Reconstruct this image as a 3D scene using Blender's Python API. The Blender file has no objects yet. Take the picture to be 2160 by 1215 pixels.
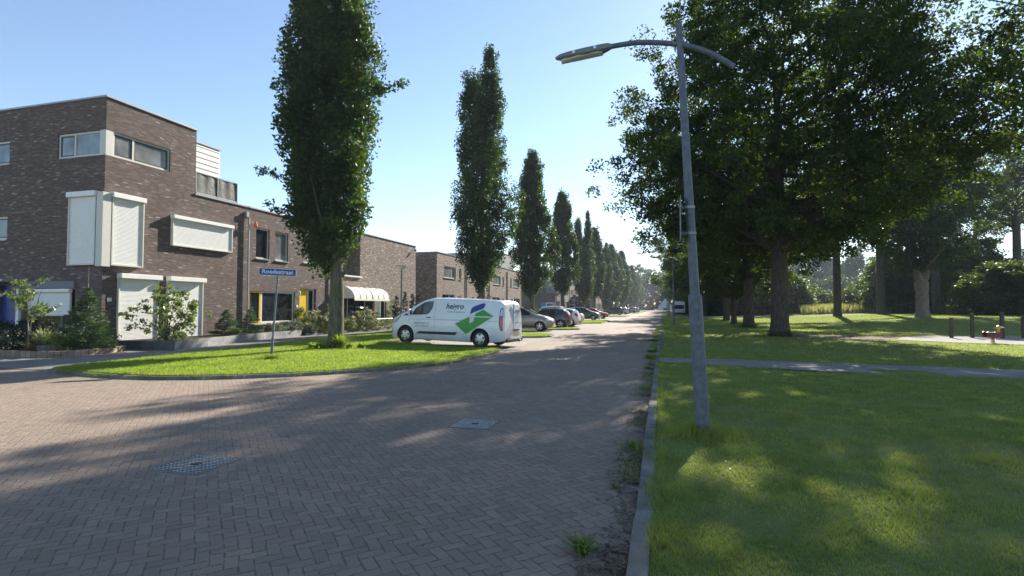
import bpy, bmesh, math, random
import numpy as np
from mathutils import Vector, Matrix, geometry

random.seed(7)
COL = bpy.context.scene.collection
SC = bpy.context.scene
PI = math.pi

# ------------------------------------------------------------------ helpers
def tag(o, label=None, cat=None, group=None, kind=None):
    if label: o['label'] = label
    if cat: o['category'] = cat
    if group: o['group'] = group
    if kind: o['kind'] = kind
    return o

def thing(name, label, cat, loc=(0, 0, 0), rz=0.0, group=None):
    o = bpy.data.objects.new(name, None)
    o.empty_display_size = 0.3
    COL.objects.link(o)
    o.location = loc
    o.rotation_euler = (0, 0, rz)
    return tag(o, label, cat, group)

def copy_tree(o, parent=None):
    c = o.copy()
    COL.objects.link(c)
    c.parent = parent
    for ch in [x for x in o.children]:
        copy_tree(ch, c)
    return c

def link_mesh(name, me, mats, parent=None):
    o = bpy.data.objects.new(name, me)
    for m in (mats if isinstance(mats, (list, tuple)) else [mats]):
        me.materials.append(m)
    COL.objects.link(o)
    if parent is not None:
        o.parent = parent
    return o

def np_mesh(name, verts, faces_flat, n_per):
    """verts (N,3) array, faces_flat 1-D index array, n_per verts a face."""
    me = bpy.data.meshes.new(name)
    nv = len(verts)
    nf = len(faces_flat) // n_per
    me.vertices.add(nv)
    me.vertices.foreach_set('co', np.asarray(verts, dtype=np.float32).ravel())
    me.loops.add(len(faces_flat))
    me.loops.foreach_set('vertex_index', np.asarray(faces_flat, dtype=np.int32))
    me.polygons.add(nf)
    me.polygons.foreach_set('loop_start', np.arange(0, nf * n_per, n_per, dtype=np.int32))
    me.polygons.foreach_set('loop_total', np.full(nf, n_per, dtype=np.int32))
    me.update(calc_edges=True)
    return me

class MB:
    """collects shapes for one mesh"""
    def __init__(self):
        self.v = []; self.f = []; self.mi = []; self.sm = []
    def add(self, vs, fs, mi=0, smooth=False):
        b = len(self.v)
        self.v.extend([tuple(p) for p in vs])
        for f in fs:
            self.f.append(tuple(b + i for i in f)); self.mi.append(mi); self.sm.append(smooth)
    def quad(self, a, b, c, d, mi=0):
        self.add([a, b, c, d], [(0, 1, 2, 3)], mi)
    def box(self, x0, y0, z0, x1, y1, z1, mi=0):
        x0, x1 = min(x0, x1), max(x0, x1); y0, y1 = min(y0, y1), max(y0, y1); z0, z1 = min(z0, z1), max(z0, z1)
        vs = [(x0, y0, z0), (x1, y0, z0), (x1, y1, z0), (x0, y1, z0), (x0, y0, z1), (x1, y0, z1), (x1, y1, z1), (x0, y1, z1)]
        self.add(vs, [(0, 3, 2, 1), (4, 5, 6, 7), (0, 1, 5, 4), (1, 2, 6, 5), (2, 3, 7, 6), (3, 0, 4, 7)], mi)
    def obox(self, fr, u0, u1, d0, d1, z0, z1, mi=0):
        """box in a wall frame: fr=(origin, udir, ndir)"""
        P = lambda u, d, z: fpt(fr, u, d, z)
        vs = [P(u0, d0, z0), P(u1, d0, z0), P(u1, d1, z0), P(u0, d1, z0), P(u0, d0, z1), P(u1, d0, z1), P(u1, d1, z1), P(u0, d1, z1)]
        self.add(vs, [(0, 3, 2, 1), (4, 5, 6, 7), (0, 1, 5, 4), (1, 2, 6, 5), (2, 3, 7, 6), (3, 0, 4, 7)], mi)
    def prism(self, poly, z0, z1, mi=0, bottom=False):
        n = len(poly)
        vs = [(p[0], p[1], z0) for p in poly] + [(p[0], p[1], z1) for p in poly]
        fs = [(i, (i + 1) % n, n + (i + 1) % n, n + i) for i in range(n)]
        fs.append(tuple(range(n, 2 * n)))
        if bottom: fs.append(tuple(range(n - 1, -1, -1)))
        self.add(vs, fs, mi)
    def tube(self, pts, rad, n=8, mi=0, cap=True, smooth=True):
        pts = [Vector(p) for p in pts]
        if not isinstance(rad, (list, tuple)): rad = [rad] * len(pts)
        vs = []; fs = []
        up = None
        for i, p in enumerate(pts):
            t = (pts[min(i + 1, len(pts) - 1)] - pts[max(i - 1, 0)]).normalized()
            if up is None:
                up = Vector((0, 0, 1)) if abs(t.z) < 0.9 else Vector((1, 0, 0))
            a = t.cross(up).normalized(); b = t.cross(a).normalized(); up = a.cross(t)
            for k in range(n):
                an = 2 * PI * k / n
                vs.append(p + (a * math.cos(an) + b * math.sin(an)) * rad[i])
        for i in range(len(pts) - 1):
            for k in range(n):
                k2 = (k + 1) % n
                fs.append((i * n + k, (i + 1) * n + k, (i + 1) * n + k2, i * n + k2))
        self.add(vs, fs, mi, smooth)
        if cap:
            self.add([vs[k] for k in range(n)], [tuple(range(n))], mi)
            self.add([vs[-n + k] for k in range(n)], [tuple(range(n - 1, -1, -1))], mi)
    def lathe(self, prof, center=(0, 0, 0), axis='Z', n=24, mi=0, smooth=True):
        """prof: list of (r, h)"""
        vs = []; fs = []
        for r, h in prof:
            for k in range(n):
                an = 2 * PI * k / n
                c, s = r * math.cos(an), r * math.sin(an)
                if axis == 'Z': q = (c, s, h)
                elif axis == 'Y': q = (c, h, s)
                else: q = (h, c, s)
                vs.append((center[0] + q[0], center[1] + q[1], center[2] + q[2]))
        for i in range(len(prof) - 1):
            for k in range(n):
                k2 = (k + 1) % n
                fs.append((i * n + k, i * n + k2, (i + 1) * n + k2, (i + 1) * n + k))
        self.add(vs, fs, mi, smooth)
    def mesh(self, name, sharp=35):
        me = bpy.data.meshes.new(name)
        me.from_pydata(self.v, [], self.f)
        me.polygons.foreach_set('material_index', self.mi)
        me.polygons.foreach_set('use_smooth', self.sm)
        me.validate(); me.update()
        if any(self.sm):
            bm = bmesh.new(); bm.from_mesh(me)
            bmesh.ops.remove_doubles(bm, verts=bm.verts, dist=1e-5)
            bmesh.ops.recalc_face_normals(bm, faces=bm.faces)
            bm.to_mesh(me); bm.free()
            me.set_sharp_from_angle(angle=math.radians(sharp))
        return me
    def build(self, name, mats, parent=None, sharp=35):
        return link_mesh(name, self.mesh(name, sharp), mats, parent)

def fpt(fr, u, d, z):
    o, ud, nd = fr
    return (o[0] + ud[0] * u + nd[0] * d, o[1] + ud[1] * u + nd[1] * d, z)

def recalc(o):
    bm = bmesh.new(); bm.from_mesh(o.data)
    bmesh.ops.recalc_face_normals(bm, faces=bm.faces)
    bm.to_mesh(o.data); bm.free()
    return o

# ------------------------------------------------------------------ materials
def newmat(name):
    m = bpy.data.materials.new(name); m.use_nodes = True
    nt = m.node_tree
    b = nt.nodes['Principled BSDF']
    return m, nt, b

def nd(nt, typ, **kw):
    n = nt.nodes.new(typ)
    for k, v in kw.items(): setattr(n, k, v)
    return n

def put(nt, sock, val):
    if isinstance(val, bpy.types.NodeSocket): nt.links.new(val, sock)
    else: sock.default_value = val

def M(nt, op, a, b=0.0, c=None):
    n = nd(nt, 'ShaderNodeMath', operation=op)
    put(nt, n.inputs[0], a); put(nt, n.inputs[1], b)
    if c is not None: put(nt, n.inputs[2], c)
    return n.outputs[0]

def mixc(nt, f, a, b, mode='MIX'):
    n = nd(nt, 'ShaderNodeMix', data_type='RGBA', blend_type=mode)
    put(nt, n.inputs[0], f)
    for s, v in ((n.inputs[6], a), (n.inputs[7], b)):
        put(nt, s, (*v, 1) if isinstance(v, tuple) and len(v) == 3 else v)
    return n.outputs[2]

def ramp(nt, f, stops, interp='LINEAR'):
    n = nd(nt, 'ShaderNodeValToRGB')
    cr = n.color_ramp; cr.interpolation = interp
    while len(cr.elements) < len(stops): cr.elements.new(0.5)
    for e, (p, c) in zip(cr.elements, stops):
        e.position = p; e.color = (*c, 1) if len(c) == 3 else c
    put(nt, n.inputs[0], f)
    return n.outputs[0]

def noise(nt, vec, scale, detail=3, rough=0.55):
    n = nd(nt, 'ShaderNodeTexNoise')
    n.inputs['Scale'].default_value = scale
    n.inputs['Detail'].default_value = detail
    n.inputs['Roughness'].default_value = rough
    if vec is not None: nt.links.new(vec, n.inputs['Vector'])
    return n.outputs['Fac']

def pos(nt):
    return nd(nt, 'ShaderNodeNewGeometry').outputs['Position']

def objco(nt):
    return nd(nt, 'ShaderNodeTexCoord').outputs['Object']

def bump(nt, b, h, strength=0.3, dist=0.02):
    n = nd(nt, 'ShaderNodeBump')
    n.inputs['Strength'].default_value = strength
    n.inputs['Distance'].default_value = dist
    put(nt, n.inputs['Height'], h)
    nt.links.new(n.outputs[0], b.inputs['Normal'])

def m_plain(name, c, rough=0.6, metal=0.0, var=0.12, scale=6.0, coat=0.0, spec=0.5, bumps=0.0):
    m, nt, b = newmat(name)
    v = noise(nt, pos(nt), scale, 4)
    f = M(nt, 'MULTIPLY_ADD', v, 2 * var * 1.6, 1 - var * 1.6)
    n = nd(nt, 'ShaderNodeVectorMath', operation='SCALE')
    n.inputs[0].default_value = c; nt.links.new(f, n.inputs['Scale'])
    nt.links.new(n.outputs[0], b.inputs['Base Color'])
    b.inputs['Roughness'].default_value = rough
    b.inputs['Metallic'].default_value = metal
    b.inputs['Coat Weight'].default_value = coat
    b.inputs['Specular IOR Level'].default_value = spec
    if bumps: bump(nt, b, noise(nt, pos(nt), 40, 3), bumps, 0.01)
    return m

def m_two(name, c1, c2, scale, rough=0.85, bumps=0.3, bscale=60, lo=0.35, hi=0.65, c3=None, scale3=0.4, spec=0.25):
    m, nt, b = newmat(name)
    p = pos(nt)
    col = ramp(nt, noise(nt, p, scale, 5, 0.6), [(lo, c1), (hi, c2)])
    if c3 is not None:
        f = ramp(nt, noise(nt, p, scale3, 3), [(0.5, (0, 0, 0)), (0.66, (1, 1, 1))])
        col = mixc(nt, f, col, c3)
    nt.links.new(col, b.inputs['Base Color'])
    b.inputs['Roughness'].default_value = rough
    b.inputs['Specular IOR Level'].default_value = spec
    if bumps: bump(nt, b, noise(nt, p, bscale, 4), bumps, 0.02)
    return m

def m_leaf(name, c1, c2, trans=0.4, tcol=None, scale=0.9, rough=0.55, c3=None):
    m, nt, b = newmat(name)
    p = pos(nt)
    col = ramp(nt, noise(nt, p, scale, 4, 0.7), [(0.32, c1), (0.68, c2)])
    if c3 is not None:
        f = ramp(nt, noise(nt, p, 9.0, 2), [(0.6, (0, 0, 0)), (0.68, (1, 1, 1))])
        col = mixc(nt, f, col, c3)
    nt.links.new(col, b.inputs['Base Color'])
    b.inputs['Roughness'].default_value = rough
    b.inputs['Specular IOR Level'].default_value = 0.35
    t = nd(nt, 'ShaderNodeBsdfTranslucent')
    tc = mixc(nt, 1.0, col, tcol or (1.6, 2.0, 0.6), 'MULTIPLY')
    nt.links.new(tc, t.inputs[0])
    mx = nd(nt, 'ShaderNodeMixShader'); mx.inputs[0].default_value = trans
    nt.links.new(b.outputs[0], mx.inputs[1]); nt.links.new(t.outputs[0], mx.inputs[2])
    nt.links.new(mx.outputs[0], nt.nodes['Material Output'].inputs['Surface'])
    return m

def m_brick(name, stops, mortar=(0.12, 0.11, 0.10), bw=0.21, rh=0.058, msize=0.006, big=0.25):
    m, nt, b = newmat(name)
    sx = nd(nt, 'ShaderNodeSeparateXYZ'); nt.links.new(pos(nt), sx.inputs[0])
    u = M(nt, 'ADD', sx.outputs[0], sx.outputs[1])
    cb = nd(nt, 'ShaderNodeCombineXYZ'); nt.links.new(u, cb.inputs[0]); nt.links.new(sx.outputs[2], cb.inputs[1])
    br = nd(nt, 'ShaderNodeTexBrick')
    nt.links.new(cb.outputs[0], br.inputs['Vector'])
    br.inputs['Scale'].default_value = 1
    br.inputs['Brick Width'].default_value = bw
    br.inputs['Row Height'].default_value = rh
    br.inputs['Mortar Size'].default_value = msize
    br.inputs['Mortar Smooth'].default_value = 0.2
    br.inputs['Color1'].default_value = (0, 0, 0, 1); br.inputs['Color2'].default_value = (1, 1, 1, 1)
    br.inputs['Mortar'].default_value = (0.5, 0.5, 0.5, 1)
    col = ramp(nt, br.outputs['Color'], stops)
    col = mixc(nt, br.outputs['Fac'], col, mortar)
    v = noise(nt, cb.outputs[0], 1.3, 5, 0.65)
    mp = nd(nt, 'ShaderNodeMapping'); mp.inputs['Scale'].default_value = (1.0, 0.12, 1); nt.links.new(cb.outputs[0], mp.inputs[0])
    v = M(nt, 'ADD', M(nt, 'MULTIPLY', v, 0.6), M(nt, 'MULTIPLY', noise(nt, mp.outputs[0], 2.2, 5, 0.7), 0.4))
    f = M(nt, 'MULTIPLY_ADD', v, big * 2, 1 - big)
    n = nd(nt, 'ShaderNodeVectorMath', operation='SCALE'); nt.links.new(col, n.inputs[0]); nt.links.new(f, n.inputs['Scale'])
    nt.links.new(n.outputs[0], b.inputs['Base Color'])
    b.inputs['Roughness'].default_value = 0.85
    b.inputs['Specular IOR Level'].default_value = 0.25
    h = M(nt, 'SUBTRACT', noise(nt, cb.outputs[0], 30, 3), M(nt, 'MULTIPLY', br.outputs['Fac'], 1.5))
    bump(nt, b, h, 0.5, 0.012)
    return m

def m_herringbone(name, stops, joint, W=0.083, ang=45, moss=(0.10, 0.12, 0.035), dirt=(0.16, 0.135, 0.10)):
    m, nt, b = newmat(name)
    p = pos(nt)
    mp = nd(nt, 'ShaderNodeMapping'); mp.inputs['Rotation'].default_value = (0, 0, math.radians(ang))
    wob = nd(nt, 'ShaderNodeTexNoise'); wob.inputs['Scale'].default_value = 1.1; nt.links.new(p, wob.inputs['Vector'])
    wv = nd(nt, 'ShaderNodeVectorMath', operation='SCALE'); nt.links.new(wob.outputs['Color'], wv.inputs[0]); wv.inputs['Scale'].default_value = 0.09
    wa = nd(nt, 'ShaderNodeVectorMath', operation='ADD'); nt.links.new(p, wa.inputs[0]); nt.links.new(wv.outputs[0], wa.inputs[1])
    nt.links.new(wa.outputs[0], mp.inputs[0])
    s = nd(nt, 'ShaderNodeSeparateXYZ'); nt.links.new(mp.outputs[0], s.inputs[0])
    x = M(nt, 'MULTIPLY', s.outputs[0], 1 / W); y = M(nt, 'MULTIPLY', s.outputs[1], 1 / W)
    i = M(nt, 'FLOOR', x); j = M(nt, 'FLOOR', y)
    fx = M(nt, 'SUBTRACT', x, i); fy = M(nt, 'SUBTRACT', y, j)
    k = M(nt, 'FLOORED_MODULO', M(nt, 'SUBTRACT', i, j), 4.0)
    is1 = M(nt, 'COMPARE', k, 1.0, 0.1); is2 = M(nt, 'COMPARE', k, 2.0, 0.1)
    hor = M(nt, 'LESS_THAN', k, 1.5)
    lu = M(nt, 'ADD', fx, is1)
    lv = M(nt, 'ADD', fy, is2)
    long_ = M(nt, 'ADD', M(nt, 'MULTIPLY', lu, hor), M(nt, 'MULTIPLY', lv, M(nt, 'SUBTRACT', 1.0, hor)))
    short = M(nt, 'ADD', M(nt, 'MULTIPLY', fy, hor), M(nt, 'MULTIPLY', fx, M(nt, 'SUBTRACT', 1.0, hor)))
    d1 = M(nt, 'MINIMUM', long_, M(nt, 'SUBTRACT', 2.0, long_))
    d2 = M(nt, 'MINIMUM', short, M(nt, 'SUBTRACT', 1.0, short))
    d = M(nt, 'MINIMUM', d1, d2)
    jn = noise(nt, p, 14, 3)
    wdt = M(nt, 'MAXIMUM', M(nt, 'MULTIPLY_ADD', jn, 0.42, -0.16), 0.0)
    jf = M(nt, 'SMOOTH_MIN', M(nt, 'DIVIDE', d, M(nt, 'ADD', wdt, 0.012)), 1.0, 0.2)
    jf = M(nt, 'MINIMUM', jf, 1.0)
    idx = M(nt, 'SUBTRACT', i, is1); idy = M(nt, 'SUBTRACT', j, is2)
    cb = nd(nt, 'ShaderNodeCombineXYZ'); nt.links.new(idx, cb.inputs[0]); nt.links.new(idy, cb.inputs[1])
    wn = nd(nt, 'ShaderNodeTexWhiteNoise', noise_dimensions='2D'); nt.links.new(cb.outputs[0], wn.inputs['Vector'])
    col = ramp(nt, wn.outputs['Value'], stops)
    big = noise(nt, p, 0.35, 4, 0.6)
    col = mixc(nt, M(nt, 'MULTIPLY', ramp(nt, big, [(0.4, (0, 0, 0)), (0.7, (1, 1, 1))]), 0.45), col, dirt)
    st = ramp(nt, noise(nt, p, 1.7, 5, 0.75), [(0.60, (0, 0, 0)), (0.72, (1, 1, 1))])
    col = mixc(nt, M(nt, 'MULTIPLY', st, 0.30), col, (0.10, 0.085, 0.075))
    fine = M(nt, 'MULTIPLY_ADD', noise(nt, p, 55, 4, 0.7), 0.5, 0.75)
    n = nd(nt, 'ShaderNodeVectorMath', operation='SCALE'); nt.links.new(col, n.inputs[0]); nt.links.new(fine, n.inputs['Scale'])
    mossf = ramp(nt, noise(nt, p, 2.2, 4, 0.7), [(0.5, (0, 0, 0)), (0.62, (1, 1, 1))])
    jc = mixc(nt, mossf, joint, moss)
    out = mixc(nt, jf, jc, n.outputs[0])
    sp = nd(nt, 'ShaderNodeSeparateXYZ'); nt.links.new(p, sp.inputs[0])
    gx = M(nt, 'ADD', sp.outputs[0], M(nt, 'MULTIPLY', noise(nt, p, 3.0, 5, 0.7), 0.50))
    gut = ramp(nt, gx, [(0.0, (0, 0, 0)), (0.10, (1, 1, 1))])
    out = mixc(nt, M(nt, 'MULTIPLY', gut, 0.8), out, (0.075, 0.06, 0.04))
    nt.links.new(out, b.inputs['Base Color'])
    b.inputs['Roughness'].default_value = 0.85
    b.inputs['Specular IOR Level'].default_value = 0.28
    bh = M(nt, 'ADD', jf, M(nt, 'ADD', M(nt, 'MULTIPLY', wn.outputs['Value'], 0.35), M(nt, 'MULTIPLY', noise(nt, p, 90, 3), 0.3)))
    bump(nt, b, bh, 0.7, 0.012)
    return m

def m_tiles(name, c, joint, size=0.3, rough=0.9):
    m, nt, b = newmat(name)
    p = pos(nt)
    br = nd(nt, 'ShaderNodeTexBrick'); nt.links.new(p, br.inputs['Vector'])
    br.inputs['Scale'].default_value = 1; br.inputs['Brick Width'].default_value = size
    br.inputs['Row Height'].default_value = size; br.inputs['Mortar Size'].default_value = 0.006
    br.inputs['Color1'].default_value = (*[q * 0.8 for q in c], 1); br.inputs['Color2'].default_value = (*[q * 1.2 for q in c], 1)
    br.inputs['Mortar'].default_value = (*joint, 1)
    col = mixc(nt, M(nt, 'MULTIPLY', noise(nt, p, 1.5, 5), 0.7), br.outputs['Color'], joint)
    nt.links.new(col, b.inputs['Base Color']); b.inputs['Roughness'].default_value = rough
    b.inputs['Specular IOR Level'].default_value = 0.25
    bump(nt, b, M(nt, 'SUBTRACT', noise(nt, p, 60, 3), br.outputs['Fac']), 0.4, 0.01)
    return m

def m_glass(name, c=(0.02, 0.026, 0.03), rough=0.04, spec=0.6):
    m, nt, b = newmat(name)
    p = pos(nt)
    col = ramp(nt, noise(nt, p, 0.9, 2), [(0.35, tuple(q * 0.5 for q in c)), (0.65, tuple(q * 1.5 for q in c))])
    nt.links.new(col, b.inputs['Base Color'])
    b.inputs['Roughness'].default_value = rough
    b.inputs['Specular IOR Level'].default_value = spec
    bump(nt, b, noise(nt, p, 0.8, 1), 0.05, 0.05)
    return m

def m_bark(name, c1, c2, moss=None):
    m, nt, b = newmat(name)
    p = pos(nt)
    mp = nd(nt, 'ShaderNodeMapping'); mp.inputs['Scale'].default_value = (1, 1, 0.18); nt.links.new(p, mp.inputs[0])
    h = noise(nt, mp.outputs[0], 16, 5, 0.7)
    col = ramp(nt, h, [(0.35, c1), (0.62, c2)])
    if moss:
        col = mixc(nt, ramp(nt, noise(nt, p, 1.6, 4), [(0.45, (0, 0, 0)), (0.65, (1, 1, 1))]), col, moss)
    nt.links.new(col, b.inputs['Base Color']); b.inputs['Roughness'].default_value = 0.95
    b.inputs['Specular IOR Level'].default_value = 0.15
    bump(nt, b, h, 1.0, 0.05)
    return m

def m_paint(name, c, rough=0.28, metal=0.0, coat=0.6):
    m, nt, b = newmat(name)
    p = objco(nt)
    f = M(nt, 'MULTIPLY_ADD', noise(nt, p, 2.5, 5, 0.7), 0.16, 0.92)
    n = nd(nt, 'ShaderNodeVectorMath', operation='SCALE'); n.inputs[0].default_value = c; nt.links.new(f, n.inputs['Scale'])
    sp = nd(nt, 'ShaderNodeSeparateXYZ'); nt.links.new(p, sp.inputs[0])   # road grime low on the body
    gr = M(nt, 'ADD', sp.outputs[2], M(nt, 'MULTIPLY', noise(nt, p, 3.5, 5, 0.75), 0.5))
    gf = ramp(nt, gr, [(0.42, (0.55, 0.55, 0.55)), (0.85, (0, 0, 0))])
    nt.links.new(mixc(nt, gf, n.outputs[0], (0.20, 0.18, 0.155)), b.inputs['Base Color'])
    r = M(nt, 'MULTIPLY_ADD', noise(nt, p, 6, 4), 0.15, rough - 0.05)
    nt.links.new(r, b.inputs['Roughness'])
    b.inputs['Metallic'].default_value = metal
    b.inputs['Coat Weight'].default_value = coat; b.inputs['Coat Roughness'].default_value = 0.06
    bump(nt, b, noise(nt, p, 1.6, 2), 0.04, 0.05)
    return m

MAT = {}
MAT['road'] = m_herringbone('road_pavers', [(0.0, (0.235, 0.175, 0.136)), (0.4, (0.27, 0.203, 0.156)), (0.75, (0.30, 0.23, 0.178)), (1.0, (0.245, 0.193, 0.153))], (0.145, 0.120, 0.092))
MAT['bay'] = m_tiles('bay_pavers', (0.30, 0.275, 0.245), (0.16, 0.15, 0.12), 0.22)
MAT['path'] = m_tiles('path_tiles', (0.23, 0.215, 0.195), (0.13, 0.12, 0.10), 0.3)
MAT['parkpath'] = m_tiles('park_path_tiles', (0.26, 0.245, 0.225), (0.16, 0.15, 0.125), 0.3)
MAT['kerb'] = m_two('kerb_concrete', (0.12, 0.115, 0.105), (0.24, 0.228, 0.205), 3.0, 0.9, 0.4, 70, c3=(0.10, 0.115, 0.06), scale3=1.1)
MAT['conc'] = m_two('planter_concrete', (0.20, 0.20, 0.20), (0.33, 0.325, 0.31), 2.5, 0.9, 0.3, 60)
MAT['concdark'] = m_two('dark_concrete', (0.07, 0.07, 0.07), (0.13, 0.128, 0.12), 2.5, 0.9, 0.3, 60)
MAT['blocks'] = m_brick('edging_blocks', [(0, (0.20, 0.155, 0.11)), (1, (0.33, 0.26, 0.19))], (0.09, 0.08, 0.07), 0.22, 0.22, 0.012)
MAT['lawn'] = m_two('lawn_ground', (0.135, 0.175, 0.05), (0.215, 0.24, 0.08), 0.55, 1.0, 0.9, 45, 0.35, 0.7, c3=(0.20, 0.19, 0.085), scale3=0.17, spec=0.1)
MAT['verge'] = m_two('verge_ground', (0.12, 0.17, 0.03), (0.20, 0.225, 0.055), 0.9, 1.0, 0.9, 45, c3=(0.17, 0.175, 0.06), scale3=0.5, spec=0.1)
MAT['base'] = m_two('earth', (0.06, 0.085, 0.025), (0.11, 0.12, 0.05), 0.05, 1.0, 0.5, 3, spec=0.1)
MAT['soil'] = m_two('soil', (0.03, 0.024, 0.018), (0.075, 0.06, 0.045), 5.0, 1.0, 0.9, 30, spec=0.1)
MAT['sand'] = m_two('sand', (0.26, 0.255, 0.235), (0.38, 0.365, 0.33), 1.5, 1.0, 0.8, 12, spec=0.1)
MAT['brick'] = m_brick('brown_brick', [(0.0, (0.100, 0.070, 0.060)), (0.40, (0.126, 0.090, 0.078)), (0.80, (0.158, 0.118, 0.102)), (0.95, (0.19, 0.15, 0.135)), (0.98, (0.27, 0.235, 0.21)), (1.0, (0.38, 0.34, 0.30))], bw=0.21, rh=0.052)
MAT['brick2'] = m_brick('tan_brick', [(0.0, (0.13, 0.10, 0.085)), (0.5, (0.20, 0.155, 0.13)), (0.88, (0.27, 0.22, 0.185)), (1.0, (0.46, 0.40, 0.34))], (0.16, 0.145, 0.13))
MAT['white'] = m_plain('white_frame', (0.74, 0.74, 0.70), 0.45, var=0.05)
MAT['cream'] = m_plain('cream_frame', (0.60, 0.585, 0.52), 0.5, var=0.05)
MAT['shutter'] = m_plain('shutter_white', (0.80, 0.80, 0.77), 0.45, var=0.05)
MAT['trim'] = m_plain('roof_trim', (0.34, 0.35, 0.36), 0.4, 0.3, var=0.06)
MAT['dkframe'] = m_plain('dark_sash', (0.03, 0.036, 0.04), 0.4, var=0.1)
MAT['blueframe'] = m_plain('slate_blue_fascia', (0.14, 0.165, 0.20), 0.55, var=0.08)
MAT['blue'] = m_plain('blue_door_paint', (0.010, 0.035, 0.21), 0.4, var=0.05)
MAT['yellow'] = m_plain('yellow_paint', (0.78, 0.52, 0.015), 0.4, var=0.04)
MAT['teal'] = m_plain('teal_paint', (0.03, 0.22, 0.30), 0.4, var=0.05)
MAT['green'] = m_plain('green_paint', (0.02, 0.16, 0.11), 0.4, var=0.05)
MAT['greyclad'] = m_plain('grey_cladding', (0.26, 0.265, 0.26), 0.6, var=0.05)
MAT['lightclad'] = m_plain('light_cladding', (0.62, 0.62, 0.56), 0.55, var=0.04)
MAT['roofing'] = m_plain('bitumen_roof', (0.07, 0.07, 0.07), 0.9, var=0.2)
MAT['glass'] = m_glass('window_glass')
MAT['glassblue'] = m_glass('pane_with_blind', (0.20, 0.25, 0.28), 0.05)
MAT['glasscurt'] = m_glass('pane_with_net_curtain', (0.17, 0.18, 0.18), 0.08)
MAT['carglass'] = m_glass('car_glass', (0.025, 0.032, 0.036), 0.03, 0.7)
MAT['bark'] = m_bark('oak_bark', (0.038, 0.032, 0.026), (0.13, 0.11, 0.09), (0.07, 0.075, 0.045))
MAT['barklight'] = m_bark('pale_bark', (0.12, 0.10, 0.08), (0.27, 0.235, 0.19))
MAT['barkgreen'] = m_bark('columnar_bark', (0.055, 0.052, 0.035), (0.17, 0.16, 0.115), (0.10, 0.11, 0.05))
MAT['leaf_col'] = m_leaf('columnar_oak_leaves', (0.018, 0.036, 0.010), (0.054, 0.088, 0.022), 0.38, (1.7, 2.0, 0.45), 0.8)
MAT['leaf_oak'] = m_leaf('oak_leaves', (0.022, 0.040, 0.010), (0.058, 0.082, 0.017), 0.44, (1.8, 2.0, 0.42), 0.6, c3=(0.09, 0.085, 0.02))
MAT['leaf_lime'] = m_leaf('pale_leaves', (0.045, 0.080, 0.026), (0.095, 0.14, 0.045), 0.45, (1.6, 1.8, 0.5), 0.5)
MAT['leaf_dark'] = m_leaf('dark_leaves', (0.026, 0.048, 0.010), (0.085, 0.115, 0.022), 0.5, (1.8, 1.9, 0.4), 0.5)
MAT['leaf_wood'] = m_leaf('wood_leaves', (0.028, 0.050, 0.020), (0.065, 0.092, 0.036), 0.3, (1.5, 1.8, 0.6), 0.12)
MAT['needle'] = m_leaf('spruce_needles', (0.045, 0.08, 0.035), (0.11, 0.165, 0.07), 0.2, (1.4, 1.7, 0.6), 3.0)
MAT['cypress'] = m_leaf('cypress_foliage', (0.010, 0.020, 0.012), (0.03, 0.045, 0.022), 0.12, (1.4, 1.7, 0.6), 4.0)
MAT['glossy'] = m_leaf('glossy_leaves', (0.075, 0.105, 0.045), (0.20, 0.235, 0.11), 0.35, (1.5, 1.7, 0.5), 5.0, 0.32)
MAT['ylgreen'] = m_leaf('yellow_green_leaves', (0.12, 0.15, 0.025), (0.24, 0.26, 0.05), 0.35, (1.5, 1.6, 0.5), 5.0)
MAT['bronze'] = m_leaf('bronze_leaves', (0.07, 0.05, 0.025), (0.15, 0.11, 0.05), 0.3, (1.5, 1.4, 0.6), 6.0)
MAT['hydrangea'] = m_leaf('blossoming_leaves', (0.08, 0.11, 0.04), (0.17, 0.20, 0.08), 0.35, (1.5, 1.7, 0.6), 5.0)
MAT['petal'] = m_leaf('pale_pink_blossom', (0.55, 0.40, 0.33), (0.72, 0.62, 0.50), 0.3, (1, 1, 1), 4.0)
MAT['lavender'] = m_leaf('lavender_foliage', (0.10, 0.12, 0.075), (0.19, 0.20, 0.14), 0.25, (1.3, 1.4, 0.8), 5.0)
MAT['grassblade'] = m_leaf('grass_blades', (0.15, 0.20, 0.06), (0.29, 0.32, 0.12), 0.5, (1.45, 1.55, 0.5), 2.6, 0.6, c3=(0.18, 0.17, 0.075))
MAT['vergeblade'] = m_leaf('verge_grass_blades', (0.14, 0.195, 0.038), (0.265, 0.305, 0.085), 0.5, (1.45, 1.65, 0.45), 1.6, 0.6)
MAT['reed'] = m_leaf('dry_tall_grass', (0.22, 0.22, 0.09), (0.38, 0.35, 0.16), 0.4, (1.3, 1.4, 0.8), 0.5)
MAT['ograss'] = m_leaf('ornamental_grass_blades', (0.13, 0.17, 0.07), (0.32, 0.35, 0.20), 0.3, (1.3, 1.4, 0.8), 3.0)
MAT['litter'] = m_leaf('dead_leaves', (0.045, 0.03, 0.018), (0.16, 0.115, 0.065), 0.2, (1.2, 1.1, 0.8), 20.0)
MAT['galv'] = m_two('galvanised_steel', (0.085, 0.10, 0.125), (0.145, 0.165, 0.20), 14.0, 0.5, 0.15, 120, spec=0.5)
MAT['lamphead'] = m_plain('lamp_head_grey', (0.20, 0.21, 0.215), 0.45, 0.2)
MAT['lens'] = m_plain('lamp_lens', (0.62, 0.62, 0.56), 0.15, var=0.05, spec=0.6)
MAT['signblue'] = m_plain('sign_blue', (0.008, 0.045, 0.25), 0.4, var=0.05)
MAT['signwhite'] = m_plain('sign_white', (0.62, 0.66, 0.72), 0.5, var=0.05)
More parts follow.
